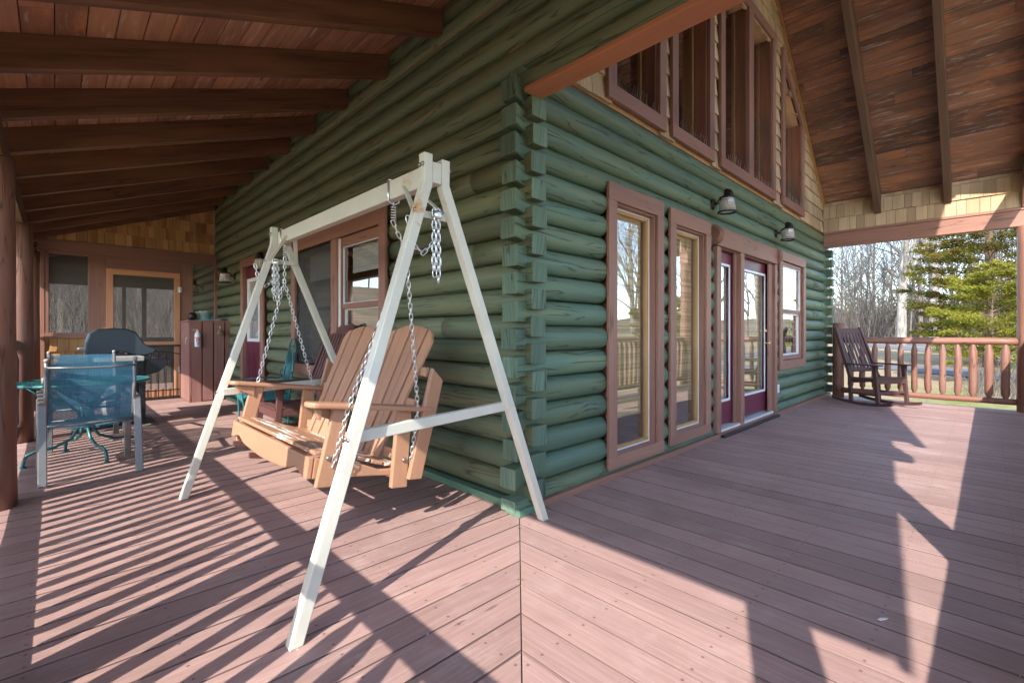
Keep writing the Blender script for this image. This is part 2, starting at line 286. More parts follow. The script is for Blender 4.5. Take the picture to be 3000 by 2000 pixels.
# ------------------------------------------------------------ mesh builder
def V(*a): return Vector(a)
class MB:
    def __init__(s): s.v = []; s.f = []; s.g = []; s.r = []; s.s = []; s.mi = []; s.cr = None; s.cm = 0
    def add(s, vs, fs, g=(0, 0, 1), smooth=False, r=None, mi=None):
        b = len(s.v); s.v += [Vector(v) for v in vs]
        r = (random.random() if s.cr is None else s.cr) if r is None else r
        for f in fs:
            s.f.append(tuple(b+i for i in f)); s.g.append(Vector(g)); s.r.append(r); s.s.append(smooth); s.mi.append(s.cm if mi is None else mi)
    def box(s, c, d, g=None, M=None, r=None, mi=None):
        x, y, z = (k/2 for k in d)
        vs = [V(i*x, j*y, k*z) for i in (-1, 1) for j in (-1, 1) for k in (-1, 1)]
        if g is None: i = max(range(3), key=lambda k: d[k]); g = V(0, 0, 0); g[i] = 1
        g = Vector(g)
        if M is not None: vs = [M @ v for v in vs]; g = (M.to_3x3() @ g).normalized()
        vs = [v + Vector(c) for v in vs]
        s.add(vs, [(0, 1, 3, 2), (4, 6, 7, 5), (0, 4, 5, 1), (2, 3, 7, 6), (0, 2, 6, 4), (1, 5, 7, 3)], g, False, r, mi)
    def bb(s, x0, x1, y0, y1, z0, z1, g=None, r=None, mi=None):
        s.box(((x0+x1)/2, (y0+y1)/2, (z0+z1)/2), (x1-x0, y1-y0, z1-z0), g, None, r, mi)
    def bar(s, p0, p1, w, h, up=(0, 0, 1), r=None, mi=None):
        """rectangular bar from p0 to p1, w across, h along 'up'"""
        p0, p1 = Vector(p0), Vector(p1); a = (p1-p0).normalized(); u = Vector(up); side = a.cross(u).normalized(); u = side.cross(a).normalized()
        vs = [p + side*(i*w/2) + u*(j*h/2) for p in (p0, p1) for i in (-1, 1) for j in (-1, 1)]
        s.add(vs, [(0, 1, 3, 2), (4, 6, 7, 5), (0, 4, 5, 1), (2, 3, 7, 6), (0, 2, 6, 4), (1, 5, 7, 3)], a, False, r, mi)
    def prism(s, pts, axis, a0, a1, g=None, r=None, mi=None, smooth=False):
        """pts: 2d polygon in the plane normal to axis (0: yz, 1: xz, 2: xy)"""
        def mk(p, a):
            return V(a, p[0], p[1]) if axis == 0 else V(p[0], a, p[1]) if axis == 1 else V(p[0], p[1], a)
        n = len(pts); vs = [mk(p, a0) for p in pts]+[mk(p, a1) for p in pts]
        fs = [tuple(range(n))[::-1], tuple(range(n, 2*n))]
        if g is None: g = V(0, 0, 0); g[axis] = 1
        s.add(vs, fs, g, False, r, mi); b = len(s.v)-2*n; rr = s.r[-1]
        for i in range(n):
            j = (i+1) % n; s.f.append((b+i, b+j, b+n+j, b+n+i)); s.g.append(Vector(g)); s.r.append(rr); s.s.append(smooth); s.mi.append(s.mi[-1])
    def tube(s, path, rad, n=8, caps=True, r=None, mi=None, closed=False, flat=None):
        path = [Vector(p) for p in path]; m = len(path)
        rads = rad if isinstance(rad, (list, tuple)) else [rad]*m
        rings = []; t0 = None; u = None
        for i, p in enumerate(path):
            if closed: t = (path[(i+1) % m]-path[i-1]).normalized()
            else: t = (path[min(i+1, m-1)]-path[max(i-1, 0)]).normalized()
            if u is None:
                u = t.orthogonal().normalized()
            else: u = (u - t*u.dot(t)).normalized()
            w = t.cross(u)
            rings.append([p+(u*math.cos(2*math.pi*k/n)+w*math.sin(2*math.pi*k/n))*rads[i] for k in range(n)])
        vs = [v for q in rings for v in q]; fs = []
        for i in range(m if closed else m-1):
            a, b = i*n, ((i+1) % m)*n
            for k in range(n): fs.append((a+k, a+(k+1) % n, b+(k+1) % n, b+k))
        g = (path[-1]-path[0]); g = g.normalized() if g.length > 1e-5 else V(0, 0, 1)
        r = random.random() if r is None else r
        s.add(vs, fs, g, True, r, mi)
        if caps and not closed:
            b = len(s.v)-len(vs)
            for q in (tuple(b+k for k in range(n))[::-1], tuple(b+(m-1)*n+k for k in range(n))):
                s.f.append(q); s.g.append(g.copy()); s.r.append(r); s.s.append(False); s.mi.append(s.cm if mi is None else mi)
    def lathe(s, prof, c=(0, 0, 0), n=20, axis=(0, 0, 1), r=None, mi=None, caps=True):
        """prof: (radius, height) pairs"""
        q = Vector((0, 0, 1)).rotation_difference(Vector(axis).normalized()); c = Vector(c); vs = []
        for rad, h in prof:
            for k in range(n):
                a = 2*math.pi*k/n; vs.append(c+q @ V(rad*math.cos(a), rad*math.sin(a), h))
        fs = []
        for i in range(len(prof)-1):
            for k in range(n): fs.append((i*n+k, i*n+(k+1) % n, (i+1)*n+(k+1) % n, (i+1)*n+k))
        s.add(vs, fs, axis, True, r, mi)
        if caps:
            b = len(s.v)-len(vs)
            for q2 in (tuple(b+k for k in range(n))[::-1], tuple(b+(len(prof)-1)*n+k for k in range(n))):
                s.f.append(q2); s.g.append(Vector(axis)); s.r.append(s.r[-1]); s.s.append(False); s.mi.append(s.mi[-1])
    def sheet(s, grid, g=(1, 0, 0), smooth=True, r=None, mi=None):
        m, n = len(grid), len(grid[0]); vs = [v for row in grid for v in row]
        s.add(vs, [(i*n+j, i*n+j+1, (i+1)*n+j+1, (i+1)*n+j) for i in range(m-1) for j in range(n-1)], g, smooth, r, mi)
    def build(s, name, mat, parent=None, bevel=0, M=None, loc=None):
        me = bpy.data.meshes.new(name)
        vs = s.v
        if M is not None: vs = [M @ v for v in vs]; R3 = M.to_3x3(); gs = [(R3 @ g) for g in s.g]
        else: gs = s.g
        if loc is not None: L = Vector(loc); vs = [v-L for v in vs]
        me.from_pydata([tuple(v) for v in vs], [], s.f); me.update()
        for m in (mat if isinstance(mat, (list, tuple)) else [mat]): me.materials.append(MAT[m])
        uv = me.uv_layers.new(name='UV').data
        for i, p in enumerate(me.polygons):
            g = gs[i]; nrm = p.normal; t = g.cross(nrm)
            if t.length > .35: t.normalize(); a = g
            else: a = g.orthogonal().normalized(); t = g.cross(a)
            if abs(t.x)+abs(t.y)+abs(t.z) and max((t.x, t.y, t.z), key=abs) < 0: t = -t
            for li in p.loop_indices:
                q = me.vertices[me.loops[li].vertex_index].co
                uv[li].uv = (q.dot(a), q.dot(t))
            p.use_smooth = s.s[i]; p.material_index = s.mi[i]
        at = me.attributes.new('rnd', 'FLOAT', 'FACE'); at.data.foreach_set('value', s.r)
        o = bpy.data.objects.new(name, me); COL.objects.link(o)
        if loc is not None: o.location = loc
        if parent is not None: o.parent = parent
        if bevel:
            b = o.modifiers.new('bevel', 'BEVEL'); b.width = bevel; b.segments = 2; b.limit_method = 'ANGLE'; b.angle_limit = R(50); b.harden_normals = False
        return o
def tag(o, label=None, cat=None, group=None, kind=None):
    for k, v in (('label', label), ('category', cat), ('group', group), ('kind', kind)):
        if v: o[k] = v
    return o
def thing(name, label, cat, loc=(0, 0, 0), rz=0, group=None):
    o = bpy.data.objects.new(name, None); COL.objects.link(o); o.location = loc; o.rotation_euler = (0, 0, rz); o.empty_display_size = .2
    return tag(o, label, cat, group)
def dup(root, loc=None, rz=None, label=None, group=None, sc=None):
    def rec(o, par):
        c = o.copy(); COL.objects.link(c); c.parent = par
        for ch in [x for x in bpy.data.objects if x.parent == o]: rec(ch, c)
        return c
    r = rec(root, None)
    if loc is not None: r.location = loc
    if rz is not None: r.rotation_euler = (0, 0, rz)
    if sc is not None: r.scale = (sc, sc, sc) if isinstance(sc, (int, float)) else sc
    if label: r['label'] = label
    if group: r['group'] = group
    return r

# ============================================================ SETTING: ground, roads, deck
GZ = -.62
m = MB()
def gz(x, y):
    z = GZ
    if x > 9: z += min(0.9, (x-9)*.012)
    if y > 12 and x < 9: z += (y-12)*.22 if y < 40 else 6.2
    return z
xs = [-300, -120, -60, -30, -15]+[i*4 for i in range(-3, 26)]+[130, 200, 400, 700]; ys = [-500, -250, -120]+[i*5 for i in range(-14, 20)]+[120, 250, 500]
m.sheet([[V(x, y, gz(x, y)) for y in ys] for x in xs], r=.5)
tag(m.build('ground', 'ground'), kind='structure')
def at(px, D):          # ground point D metres ahead of the camera in the direction of photo column px
    th = R(45.62); u = (px-1500)/1365
    x = -2.154+D*(math.cos(th)+u*math.sin(th)); y_ = -2.131+D*(math.sin(th)-u*math.cos(th)); return (x, y_, gz(x, y_)-.1)
def strip(name, mat, pts, w, dz):
    q = MB(); rows = []; P = [Vector(at(*p)).to_2d() for p in pts]
    P = [P[0]+(P[0]-P[1]).normalized()*60]+P+[P[-1]+(P[-1]-P[-2]).normalized()*40]
    fine = []
    for a, b in zip(P, P[1:]):
        n = max(2, int((b-a).length/2)); fine += [a.lerp(b, i/n) for i in range(n)]
    fine.append(P[-1])
    for i, c in enumerate(fine):
        t = (fine[min(i+1, len(fine)-1)]-fine[max(0, i-1)]).normalized(); nn = Vector((-t.y, t.x))
        rows.append([V(c.x+nn.x*w*(k/6-.5), c.y+nn.y*w*(k/6-.5), gz(c.x+nn.x*w*(k/6-.5), 0)+dz) for k in range(7)])
    q.sheet(rows, r=.5, smooth=False); return tag(q.build(name, mat), kind='structure')
strip('driveway', 'asphalt', [(2560, 22.5), (2760, 19.5), (2960, 17)], 3.4, .03)
strip('road', 'asphalt', [(2540, 50), (2750, 38), (2960, 30)], 7.0, .03)
strip('road_centre_line', 'yellow_line', [(2540, 50), (2750, 38), (2960, 30)], .22, .036)

XL, YF = -2.5, -2.56              # rail lines of the side and front porch
m = MB(); gap = .009; T = .035; eL = -2.66
y = -2.66; k = math.floor(y/PITCH)
def board_x(j):                 # board running along x over the side porch
    y0, y1 = j*PITCH+gap/2, (j+1)*PITCH-gap/2
    e = .0025
    if y1 <= 0: pts = [(eL, y0), (y0-e, y0), (y1-e, y1), (eL, y1)]
    else: pts = [(eL, y0), (.06, y0), (.06, y1), (eL, y1)]
    dz = random.uniform(-.0012, .0012)
    m.prism(pts, 2, -T+dz, dz, (1, 0, 0))
def board_y(j):                 # board running along y over the front porch
    x0, x1 = j*PITCH+gap/2, (j+1)*PITCH-gap/2; e = .0025
    if x1 <= 0: pts = [(x0, -2.66), (x1, -2.66), (x1, x1-e), (x0, x0-e)]
    else: pts = [(x0, -2.66), (x1, -2.66), (x1, .06), (x0, .06)]
    dz = random.uniform(-.0012, .0012)
    m.prism(pts, 2, -T+dz, dz, (0, 1, 0))
for j in range(-16, int(11.5/PITCH)): board_x(j)
for j in range(-16, int(8.1/PITCH)): board_y(j)
tag(m.build('deck', 'deck', bevel=.0025), kind='structure')
m = MB(); m.bb(-2.64, 8.1, -2.64, -2.60, GZ, -.04); m.bb(-2.64, -2.60, -2.6, 11.5, GZ, -.04); m.bb(8.06, 8.1, -2.6, 0, GZ, -.04)
m.bb(-2.6, 8.05, -2.6, .1, -.13, -.09); m.bb(-2.6, 0.05, .1, 11.4, -.13, -.09)
tag(m.build('deck_skirt', 'trim_brown'), kind='structure')

# ============================================================ LOG HOUSE
house = thing('log_house', 'green log house with brown trim, cedar gable and deep porch roofs', 'house', (0, 0, 0))
C_ = .177
def ring(c, axis, hw, hh, ex, n=20):
    out = []
    for k in range(n):
        a = 2*math.pi*(k+.5)/n; ca, sa = math.cos(a), math.sin(a)
        p = math.copysign(abs(ca)**(2/ex), ca)*hw; q = math.copysign(abs(sa)**(2/ex), sa)*hh
        out.append(Vector(c)+(V(p, 0, q) if axis == 1 else V(0, p, q)))
    return out
HH, HW0 = .0880, .090
def log(m, axis, cross, z, a0, a1, e0='cut', e1='cut', mi=0, endmi=1):
    """a log lofted along axis (0 x, 1 y) between a0 and a1; ends: 'cut' rounded at an opening, 'tail' squared corner end"""
    L = a1-a0; st = []; cross += random.uniform(-.005, .005); z += random.uniform(-.002, .002); HW = HW0*random.uniform(.94, 1.05)
    ysh = -.052 if (axis == 0 and e0 == 'tail') else 0
    if e0 == 'tail': a0 += random.uniform(-.010, .012)
    if L > 1.6 and random.random() < .4: mid_ = a0+L*random.uniform(.3, .7)
    else: mid_ = None
    def ends(kind):
        if kind == 'tail': return [(0, .0665, .0635, 14), (.002, .069, .066, 14), (.045, .062, .066, 14), (.085, .054, .066, 12), (.13, .054, .070, 8), (.19, .070, .083, 3.2), (.27, HW, HH, 2.15)]
        if kind == 'cut': return [(0, HW*.80, HH*.80, 2.1), (.012, HW*.91, HH*.91, 2.1), (.035, HW*.985, HH*.985, 2.15)]
        return [(0, HW, HH, 2.15)]
    A = ends(e0); B = ends(e1)
    if L < .12: A = [(0, HW*.75, HH*.85, 2.1), (L*.25, HW, HH, 2.1)]; B = [(0, HW*.75, HH*.85, 2.1), (L*.25, HW, HH, 2.1)]
    for s_, w, h, e in A: st.append((a0+s_, w, h, e))
    n = max(1, int((L-A[-1][0]-B[-1][0])/.45)); jit = 0
    for i in range(1, n):
        t = a0+A[-1][0]+(L-A[-1][0]-B[-1][0])*i/n
        jw = 1+random.uniform(-.02, .02); st.append((t, HW*jw, HH, 2.15))
    if mid_:
        st = [q for q in st if abs(q[0]-mid_) > .02]+[(mid_-.004, HW, HH, 2.15), (mid_-.0012, HW*.93, HH*.93, 2.15), (mid_+.0012, HW*.93, HH*.93, 2.15), (mid_+.004, HW*1.01, HH, 2.15)]; st.sort()
    for s_, w, h, e in reversed(B): st.append((a1-s_, w, h, e))
    rings = []; n = 20
    for t, w, h, e in st:
        sh = ysh*max(0, 1-(t-a0)/.2)**.7 if t-a0 < .2 else 0; c = (cross, t, z) if axis == 1 else (t, cross+sh, z); rings.append(ring(c, axis, w, h, e, 20))
    vs = [v for q in rings for v in q]; fs = []
    for i in range(len(rings)-1):
        for k2 in range(n): fs.append((i*n+k2, i*n+(k2+1) % n, (i+1)*n+(k2+1) % n, (i+1)*n+k2))
    g = V(0, 1, 0) if axis == 1 else V(1, 0, 0); r = random.random()
    m.add(vs, fs, g, True, r, mi); b = len(m.v)-len(vs)
    for i in range(len(rings)-1):
        if min(st[i][3], st[i+1][3]) > 7.5:
            for k2 in range(n): m.s[len(m.s)-len(fs)+i*n+k2] = False
    g2 = V(.15, .1, 1)
    for q, last in ((tuple(b+k2 for k2 in range(n))[::-1], e0), (tuple(b+(len(rings)-1)*n+k2 for k2 in range(n)), e1)):
        m.f.append(q); m.g.append(g2.normalized()); m.r.append(r); m.s.append(False); m.mi.append(endmi)
def cuts(a0, a1, z, openings):
    segs = [(a0, a1)]
    for o0, o1, z0, z1 in openings:
        if z0-.03 < z < z1+.03:
            ns = []
            for s0, s1 in segs:
                if o1 <= s0 or o0 >= s1: ns.append((s0, s1)); continue
                if o0 > s0: ns.append((s0, o0))
                if o1 < s1: ns.append((o1, s1))
            segs = ns
    return segs
OB = [(.97, 1.77, .09, 2.31), (1.99, 2.80, .11, 2.31), (3.05, 5.04, -.1, 2.28), (5.28, 6.50, .66, 2.29)]
OA = [(1.71, 3.86, .72, 2.26), (5.15, 6.10, -.1, 2.25)]
m = MB()
for k in range(21):                                   # wall A (along y, faces the side porch)
    z = .13+C_*k; start = -.10 if k <= 14 else -3.0
    sg = cuts(start, 11.4, z, OA)
    for i, (a, b) in enumerate(sg):
        log(m, 1, .085, z, a, b, ('tail' if k <= 14 else 'full') if i == 0 else 'cut', 'full' if i == len(sg)-1 else 'cut')
m.build('log_wall', ['green_log_warm_lit', 'end_grain'], house)
m = MB()
for k in range(17):                                   # wall B (along x, faces the front porch)
    z = .049+C_*k
    sg = cuts(-.10 if k < 16 else .02, 8.26, z, OB)
    if k == 0: sg = [(max(a, .1), b) for a, b in sg]
    for i, (a, b) in enumerate(sg):
        log(m, 0, .05, z, a, b, 'tail' if (i == 0 and 0 < k < 16) else 'cut', 'tail' if i == len(sg)-1 else 'cut')
for k in range(15): log(m, 1, 8.08, .13+C_*k, -.13, 1.0, 'tail', 'full')   # stubs of the far side wall
# the low half log block at the corner
m.box((-.03, .0, .055), (.15, .13, .07), mi=1)
m.build('log_wall', ['green_log', 'end_grain'], house)
# inner sheathing with openings, far walls, floor
def sheath(m, axis, c0, c1, a0, a1, z0, z1, ops):
    edges = sorted({a0, a1, *[o[0] for o in ops], *[o[1] for o in ops]})
    for e0, e1 in zip(edges, edges[1:]):
        mid = (e0+e1)/2; op = [o for o in ops if o[0] <= mid <= o[1]]
        spans = [(z0, z1)] if not op else [(z0, op[0][2]), (op[0][3], z1)]
        for s0, s1 in spans:
            if s1-s0 > .01:
                if axis == 0: m.bb(e0, e1, c0, c1, s0, s1)
                else: m.bb(c0, c1, e0, e1, s0, s1)
m = MB()
sheath(m, 0, .135, .16, .17, 8.0, -.1, 2.98, [(a+.02, b-.02, z0+.02, z1-.02) for a, b, z0, z1 in OB])
sheath(m, 1, .17, .19, .16, 11.4, -.1, 3.6, [(a+.02, b-.02, z0+.02, z1-.02) for a, b, z0, z1 in OA])
m.bb(7.98, 8.02, .16, 9, -.1, 3.5); m.bb(.17, 8, 6.5, 6.54, -.1, 7); m.bb(.19, 7.98, .16, 6.5, -.14, -.02)
m.bb(.19, 3.2, 3.0, 3.04, 0, 2.6); m.bb(.19, 7.98, 2.4, 6.5, 2.45, 2.6); m.bb(.19, 7.98, 2.6, 2.64, 2.6, 7)
m.build('inner_wall', 'inside_plank', house)

# trim boards at the base
m = MB(); m.bb(.10, 8.2, -.075, -.04, 0.001, .045, (1, 0, 0)); m.build('base_board', 'trim_brown', house, .003)
m = MB(); m.bb(-.045, .03, .03, 5.05, .002, .05, (0, 1, 0)); m.bb(-.045, .03, 6.2, 8.0, .002, .05, (0, 1, 0)); m.bb(-.10, .10, -.10, .03, .002, .045, (0, 1, 0)); m.build('base_ledge', 'base_ledge', house, .004)

# windows and doors --------------------------------------------------
def pane(parent, axis, c, a0, a1, z0, z1, mat='glass', name='pane'):
    q = MB(); t = .003
    if axis == 0: q.bb(a0, a1, c, c+t, z0, z1)
    else: q.bb(c, c+t, a0, a1, z0, z1)
    return q.build(name, mat, parent)
def frame4(m, axis, c0, c1, a0, a1, z0, z1, w, wt=None, wb=None, wr=None, horizontal_over=True):
    wt = w if wt is None else wt; wb = w if wb is None else wb; wr = w if wr is None else wr
    def B(A0, A1, Z0, Z1, g):
        if axis == 0: m.bb(A0, A1, c0, c1, Z0, Z1, (1, 0, 0) if g else (0, 0, 1))
        else: m.bb(c0, c1, A0, A1, Z0, Z1, (0, 1, 0) if g else (0, 0, 1))
    B(a0, a1, z1-wt, z1, 1); B(a0, a1, z0, z0+wb, 1); B(a0, a0+w, z0+wb, z1-wt, 0); B(a1-wr, a1, z0+wb, z1-wt, 0)
def tall_window(a0, a1, z0, z1, label=None):
    q = MB(); frame4(q, 0, -.062, -.035, a0, a1, z0, z1, .115, .14, .10)
    # reveal boards
    q.bb(a1-.135, a1-.113, -.034, .10, z0+.09, z1-.13, (0, 0, 1)); q.bb(a0+.113, a0+.135, -.034, .10, z0+.09, z1-.13, (0, 0, 1))
    q.bb(a0+.136, a1-.136, -.034, .10, z0+.075, z0+.105); q.bb(a0+.136, a1-.136, -.034, .10, z1-.155, z1-.132)
    w = q.build('window', 'trim_brown', house, .003)
    q = MB(); frame4(q, 0, .02, .055, a0+.137, a1-.137, z0+.107, z1-.157, .035); q.build('sash', 'pine_warm', w, .002)
    q = MB(); frame4(q, 0, .012, .019, a0+.137, a1-.137, z0+.107, z1-.157, .012); q.build('sash_edge', 'alum_white', w)
    pane(w, 0, .04, a0+.172, a1-.172, z0+.142, z1-.192)
    q = MB(); q.bb(a0+.19, a1-.21, .062, .066, z0+.36, z1-.18); q.bb(a0+.19, a1-.21, .058, .08, z1-.30, z1-.16)
    q.build('blind', 'bamboo', w)
    return w
tall_window(.935, 1.82, .07, 2.34); tall_window(1.945, 2.85, .09, 2.325)
# french door
dr = MB(); dr.bb(3.0, 3.115, -.065, -.02, .05, 2.10, (0, 0, 1)); dr.bb(4.84, 5.08, -.030, -.005, .05, 2.10, (0, 0, 1)); dr.bb(4.98, 5.08, -.065, -.031, .05, 2.10, (0, 0, 1))
dr.bb(3.66, 3.90, -.010, .02, .05, 2.16, (0, 0, 1)); dr.bb(3.72, 3.83, -.06, -.011, .05, 2.16, (0, 0, 1))
dr.bb(3.12, 4.96, -.02, .12, 2.10, 2.14); dr.bb(4.965, 4.98, -.02, .12, .05, 2.10, (0, 0, 1)); dr.bb(3.10, 3.12, -.02, .12, .05, 2.10, (0, 0, 1))
door = dr.build('door_frame', 'trim_brown', house, .003)
q = MB(); q.prism([(-.07, 2.11), (-.07, 2.32), (-.03, 2.34), (.06, 2.34), (.06, 2.11)], 0, 3.02, 5.08); q.build('header', 'trim_brown', door, .01)
q = MB()
for x0, x1 in ((2.955, 3.06), (5.05, 5.14)):
    q = MB(); q.lathe([(.085, 0), (.108, .012), (.112, .03), (.112, x1-x0-.03), (.108, x1-x0-.012), (.085, x1-x0)], (x0, -.02, 2.225), 24, (1, 0, 0)); q.build('header_cap', 'pole_brown', door)
def door_leaf(a0, a1, parent, knob=False):
    q = MB(); z0, z1 = .09, 2.09
    frame4(q, 0, .03, .07, a0, a1, z0, z1, .115, .14, .27); lf = q.build('door', 'door_wine', parent, .003)
    q = MB(); frame4(q, 0, .022, .03, a0+.105, a1-.105, z0+.26, z1-.13, .03); q.build('glass_frame', 'white_paint', lf, .002)
    pane(lf, 0, .045, a0+.117, a1-.117, z0+.272, z1-.142)
    q = MB(); q.bb(a0+.13, a1-.16, .062, .066, z0+.28, z1-.15); q.build('blind', 'bamboo', lf)
    if knob:
        for z, rr in ((1.02, .03), (1.19, .026)):
            q = MB(); q.lathe([(.03, 0), (.03, .008), (.012, .012), (.012, .035), (rr*.8, .042), (rr, .055), (rr*.8, .068), (.004, .072)], (a0+.055, .03, z), 16, (0, -1, 0)); q.build('knob', 'brass', lf)
door_leaf(3.14, 3.70, door); door_leaf(3.915, 4.955, door)
q = MB(); q.lathe([(.03, 0), (.03, .008), (.012, .012), (.012, .035), (.024, .042), (.03, .055), (.024, .068), (.004, .072)], (4.86, .03, 1.01), 16, (0, -1, 0)); q.build('knob', 'brass', door)
q = MB(); q.lathe([(.03, 0), (.03, .012), (.022, .02), (.02, .03), (.004, .032)], (4.86, .03, 1.18), 16, (0, -1, 0)); q.build('lock', 'brass', door)
q = MB(); q.bb(3.13, 4.96, -.05, .10, .001, .07); q.build('sill', 'alum_white', door, .003)
q = MB(); q.bb(3.06, 5.0, -.125, -.078, .001, .028); q.build('threshold', 'black_metal', door, .003)
# double hung window beyond the door
q = MB(); frame4(q, 0, -.062, -.035, 5.225, 6.56, .62, 2.33, .125, .13, .13); w = q.build('window', 'trim_brown', house, .003)
q = MB(); frame4(q, 0, -.03, .05, 5.355, 6.43, .755, 2.195, .05); q.bb(5.41, 6.38, -.025, .0, 1.45, 1.50); q.build('sash', 'trim_brown', w, .002)
q = MB(); frame4(q, 0, .0, .03, 5.405, 6.38, .81, 1.45, .03); frame4(q, 0, -.02, .0, 5.405, 6.38, 1.50, 2.145, .012); q.build('sash_edge', 'alum_white', w, .002)
pane(w, 0, -.005, 5.405, 6.38, 1.50, 2.145); pane(w, 0, .015, 5.435, 6.35, .84, 1.45)
q = MB()
for i in range(1, 6): q.bb(5.435+i*.153-.004, 5.435+i*.153+.004, .02, .026, .84, 1.45)
for i in range(1, 5): q.bb(5.435, 6.35, .02, .026, .84+i*.122-.004, .84+i*.122+.004)
q.build('muntin_grid', 'alum_white', w)
q = MB(); q.bb(5.45, 6.35, .10, .105, 1.6, 2.15); q.build('blind', 'bamboo', w)
# small wall outlet
q = MB(); q.bb(5.14, 5.22, -.05, -.034, .30, .42); q.build('outlet', 'white_plastic', house, .004)

# side wall: double window
q = MB(); frame4(q, 1, -.06, -.03, 1.635, 3.95, .66, 2.33, .115, .185, .12)
q.bb(-.075, -.02, 1.60, 3.98, 2.331, 2.355, (0, 1, 0)); q.bb(-.05, .06, 2.66, 2.80, .78, 2.145, (0, 0, 1))
w = q.build('window', 'trim_brown', house, .003)
q = MB(); frame4(q, 1, -.02, .06, 1.752, 2.655, .785, 2.14, .05, .09); q.bb(-.01, .03, 1.80, 2.61, 1.40, 1.455, (0, 1, 0)); q.build('sash', 'trim_brown', w, .002)
q = MB(); frame4(q, 1, .0, .02, 1.80, 2.61, 1.455, 2.05, .009); frame4(q, 1, .02, .05, 1.80, 2.61, .83, 1.40, .012); q.bb(-.03, .04, 2.615, 2.655, .80, 2.14, (0, 0, 1)); q.build('sash_edge', 'alum_white', w, .002)
pane(w, 1, .01, 1.80, 2.61, 1.455, 2.05); pane(w, 1, .035, 1.80, 2.61, .83, 1.40)
q = MB(); frame4(q, 1, .0, .06, 2.803, 3.83, .785, 2.14, .05, .07); frame4(q, 1, -.02, 0, 2.803, 3.83, .785, 2.14, .014); q.bb(.0, .04, 2.86, 3.78, 1.40, 1.45, (0, 1, 0)); q.build('sash', 'black_metal', w, .002)
pane(w, 1, .03, 2.853, 3.78, 1.45, 2.07); pane(w, 1, .04, 2.853, 3.78, .83, 1.40); pane(w, 1, -.015, 2.815, 3.82, .80, 2.13, 'window_screen', 'screen')
for a, b in ((1.84, 2.57), (2.90, 3.73)):
    q = MB()
    for i in range(7): q.bb(.09, .105+.003*(i % 2), a, b, 1.78+i*.045, 1.78+i*.045+.043)
    q.build('blind', 'blind_white', w, .002)
# side wall: wine door
q = MB(); q.bb(-.06, -.03, 6.06, 6.19, .05, 2.28, (0, 0, 1)); q.bb(-.06, -.03, 5.08, 5.20, .05, 2.28, (0, 0, 1)); q.bb(-.065, -.02, 5.06, 6.21, 2.17, 2.30, (0, 1, 0)); q.bb(-.03, .12, 6.05, 6.06, .05, 2.17, (0, 0, 1)); q.bb(-.03, .12, 5.20, 5.21, .05, 2.17, (0, 0, 1))
w = q.build('door_frame', 'trim_brown', house, .003)
q = MB(); q.bb(-.01, .03, 5.215, 6.045, .07, 2.165, (0, 0, 1)); frame4(q, 1, -.018, -.01, 5.36, 5.60, .25, .85, .02); frame4(q, 1, -.018, -.01, 5.66, 5.90, .25, .85, .02); dl = q.build('door', 'door_wine', w, .003)
q = MB(); frame4(q, 1, -.03, -.01, 5.33, 5.93, 1.02, 1.98, .05); q.build('glass_frame', 'white_paint', dl, .003)
pane(dl, 1, -.016, 5.38, 5.88, 1.07, 1.93)
q = MB(); q.bb(-.012, -.0105, 5.39, 5.87, 1.08, 1.92); q.build('curtain', 'blind_white', dl)

# gable wall above the logs on the front side ------------------------
RX, RZ, RS = 4.0, 3.53+.89*3.85, .89
def zc(x): return RZ-RS*abs(x-RX)
GW = [dict(x0=.93, x1=1.87, z0=3.0, l=3.75, r=4.55), dict(x0=1.99, x1=2.95, z0=3.0, l=4.75, r=5.3), dict(x0=3.13, x1=5.04, z0=3.0, l=5.32, r=5.32), dict(x0=5.36, x1=6.49, z0=3.02, l=5.29, r=4.50)]
def wtop(w, x): return w['l']+(w['r']-w['l'])*(x-w['x0'])/(w['x1']-w['x0'])
m = MB(); t = .12
edges = [0.05]+[e for w in GW for e in (w['x0']+t, w['x1']-t)]+[7.98]
for i, (e0, e1) in enumerate(zip(edges, edges[1:])):
    sub = [e0, e1] if not (e0 < RX < e1) else [e0, RX, e1]
    for a, b in zip(sub, sub[1:]):
        if i % 2 == 0: m.prism([(a, 2.97), (b, 2.97), (b, zc(b)), (a, zc(a))], 1, 0, .15)
        else:
            w = GW[i//2]; m.prism([(a, 2.97), (b, 2.97), (b, w['z0']+t), (a, w['z0']+t)], 1, 0, .15)
            m.prism([(a, wtop(w, a)-t), (b, wtop(w, b)-t), (b, zc(b)), (a, zc(a))], 1, 0, .15)
gb = m.build('gable_wall', 'inside_wall', house)
def shingles(m, fn, u0, u1, v0, v1, inside, hgt=.2, wmin=.085, wmax=.17, top=None):
    """rows of cedar shingles; fn(u,v,w) -> point, w outwards"""
    row = 0; v = v0
    while v < v1:
        u = u0-random.random()*.1
        while u < u1:
            w = random.uniform(wmin, wmax); a, b = max(u, u0), min(u+w-.005, u1); dv = random.uniform(-.003, .003)
            if b-a > .02:
                cu = (a+b)/2
                hi = v+hgt+.02
                if top: hi = min(hi, top(cu), v1+.02)
                if inside(cu, v+hgt/2) and hi-v > .03:
                    P = [fn(a, v+dv, .030), fn(b, v+dv, .030), fn(b, hi, .006), fn(a, hi, .006), fn(a, v+dv, 0), fn(b, v+dv, 0), fn(b, hi, 0), fn(a, hi, 0)]
                    m.add(P, [(0, 1, 2, 3), (0, 4, 5, 1), (1, 5, 6, 2), (3, 7, 4, 0), (2, 6, 7, 3)], (0, 0, 1))
            u += w
        v += hgt; row += 1
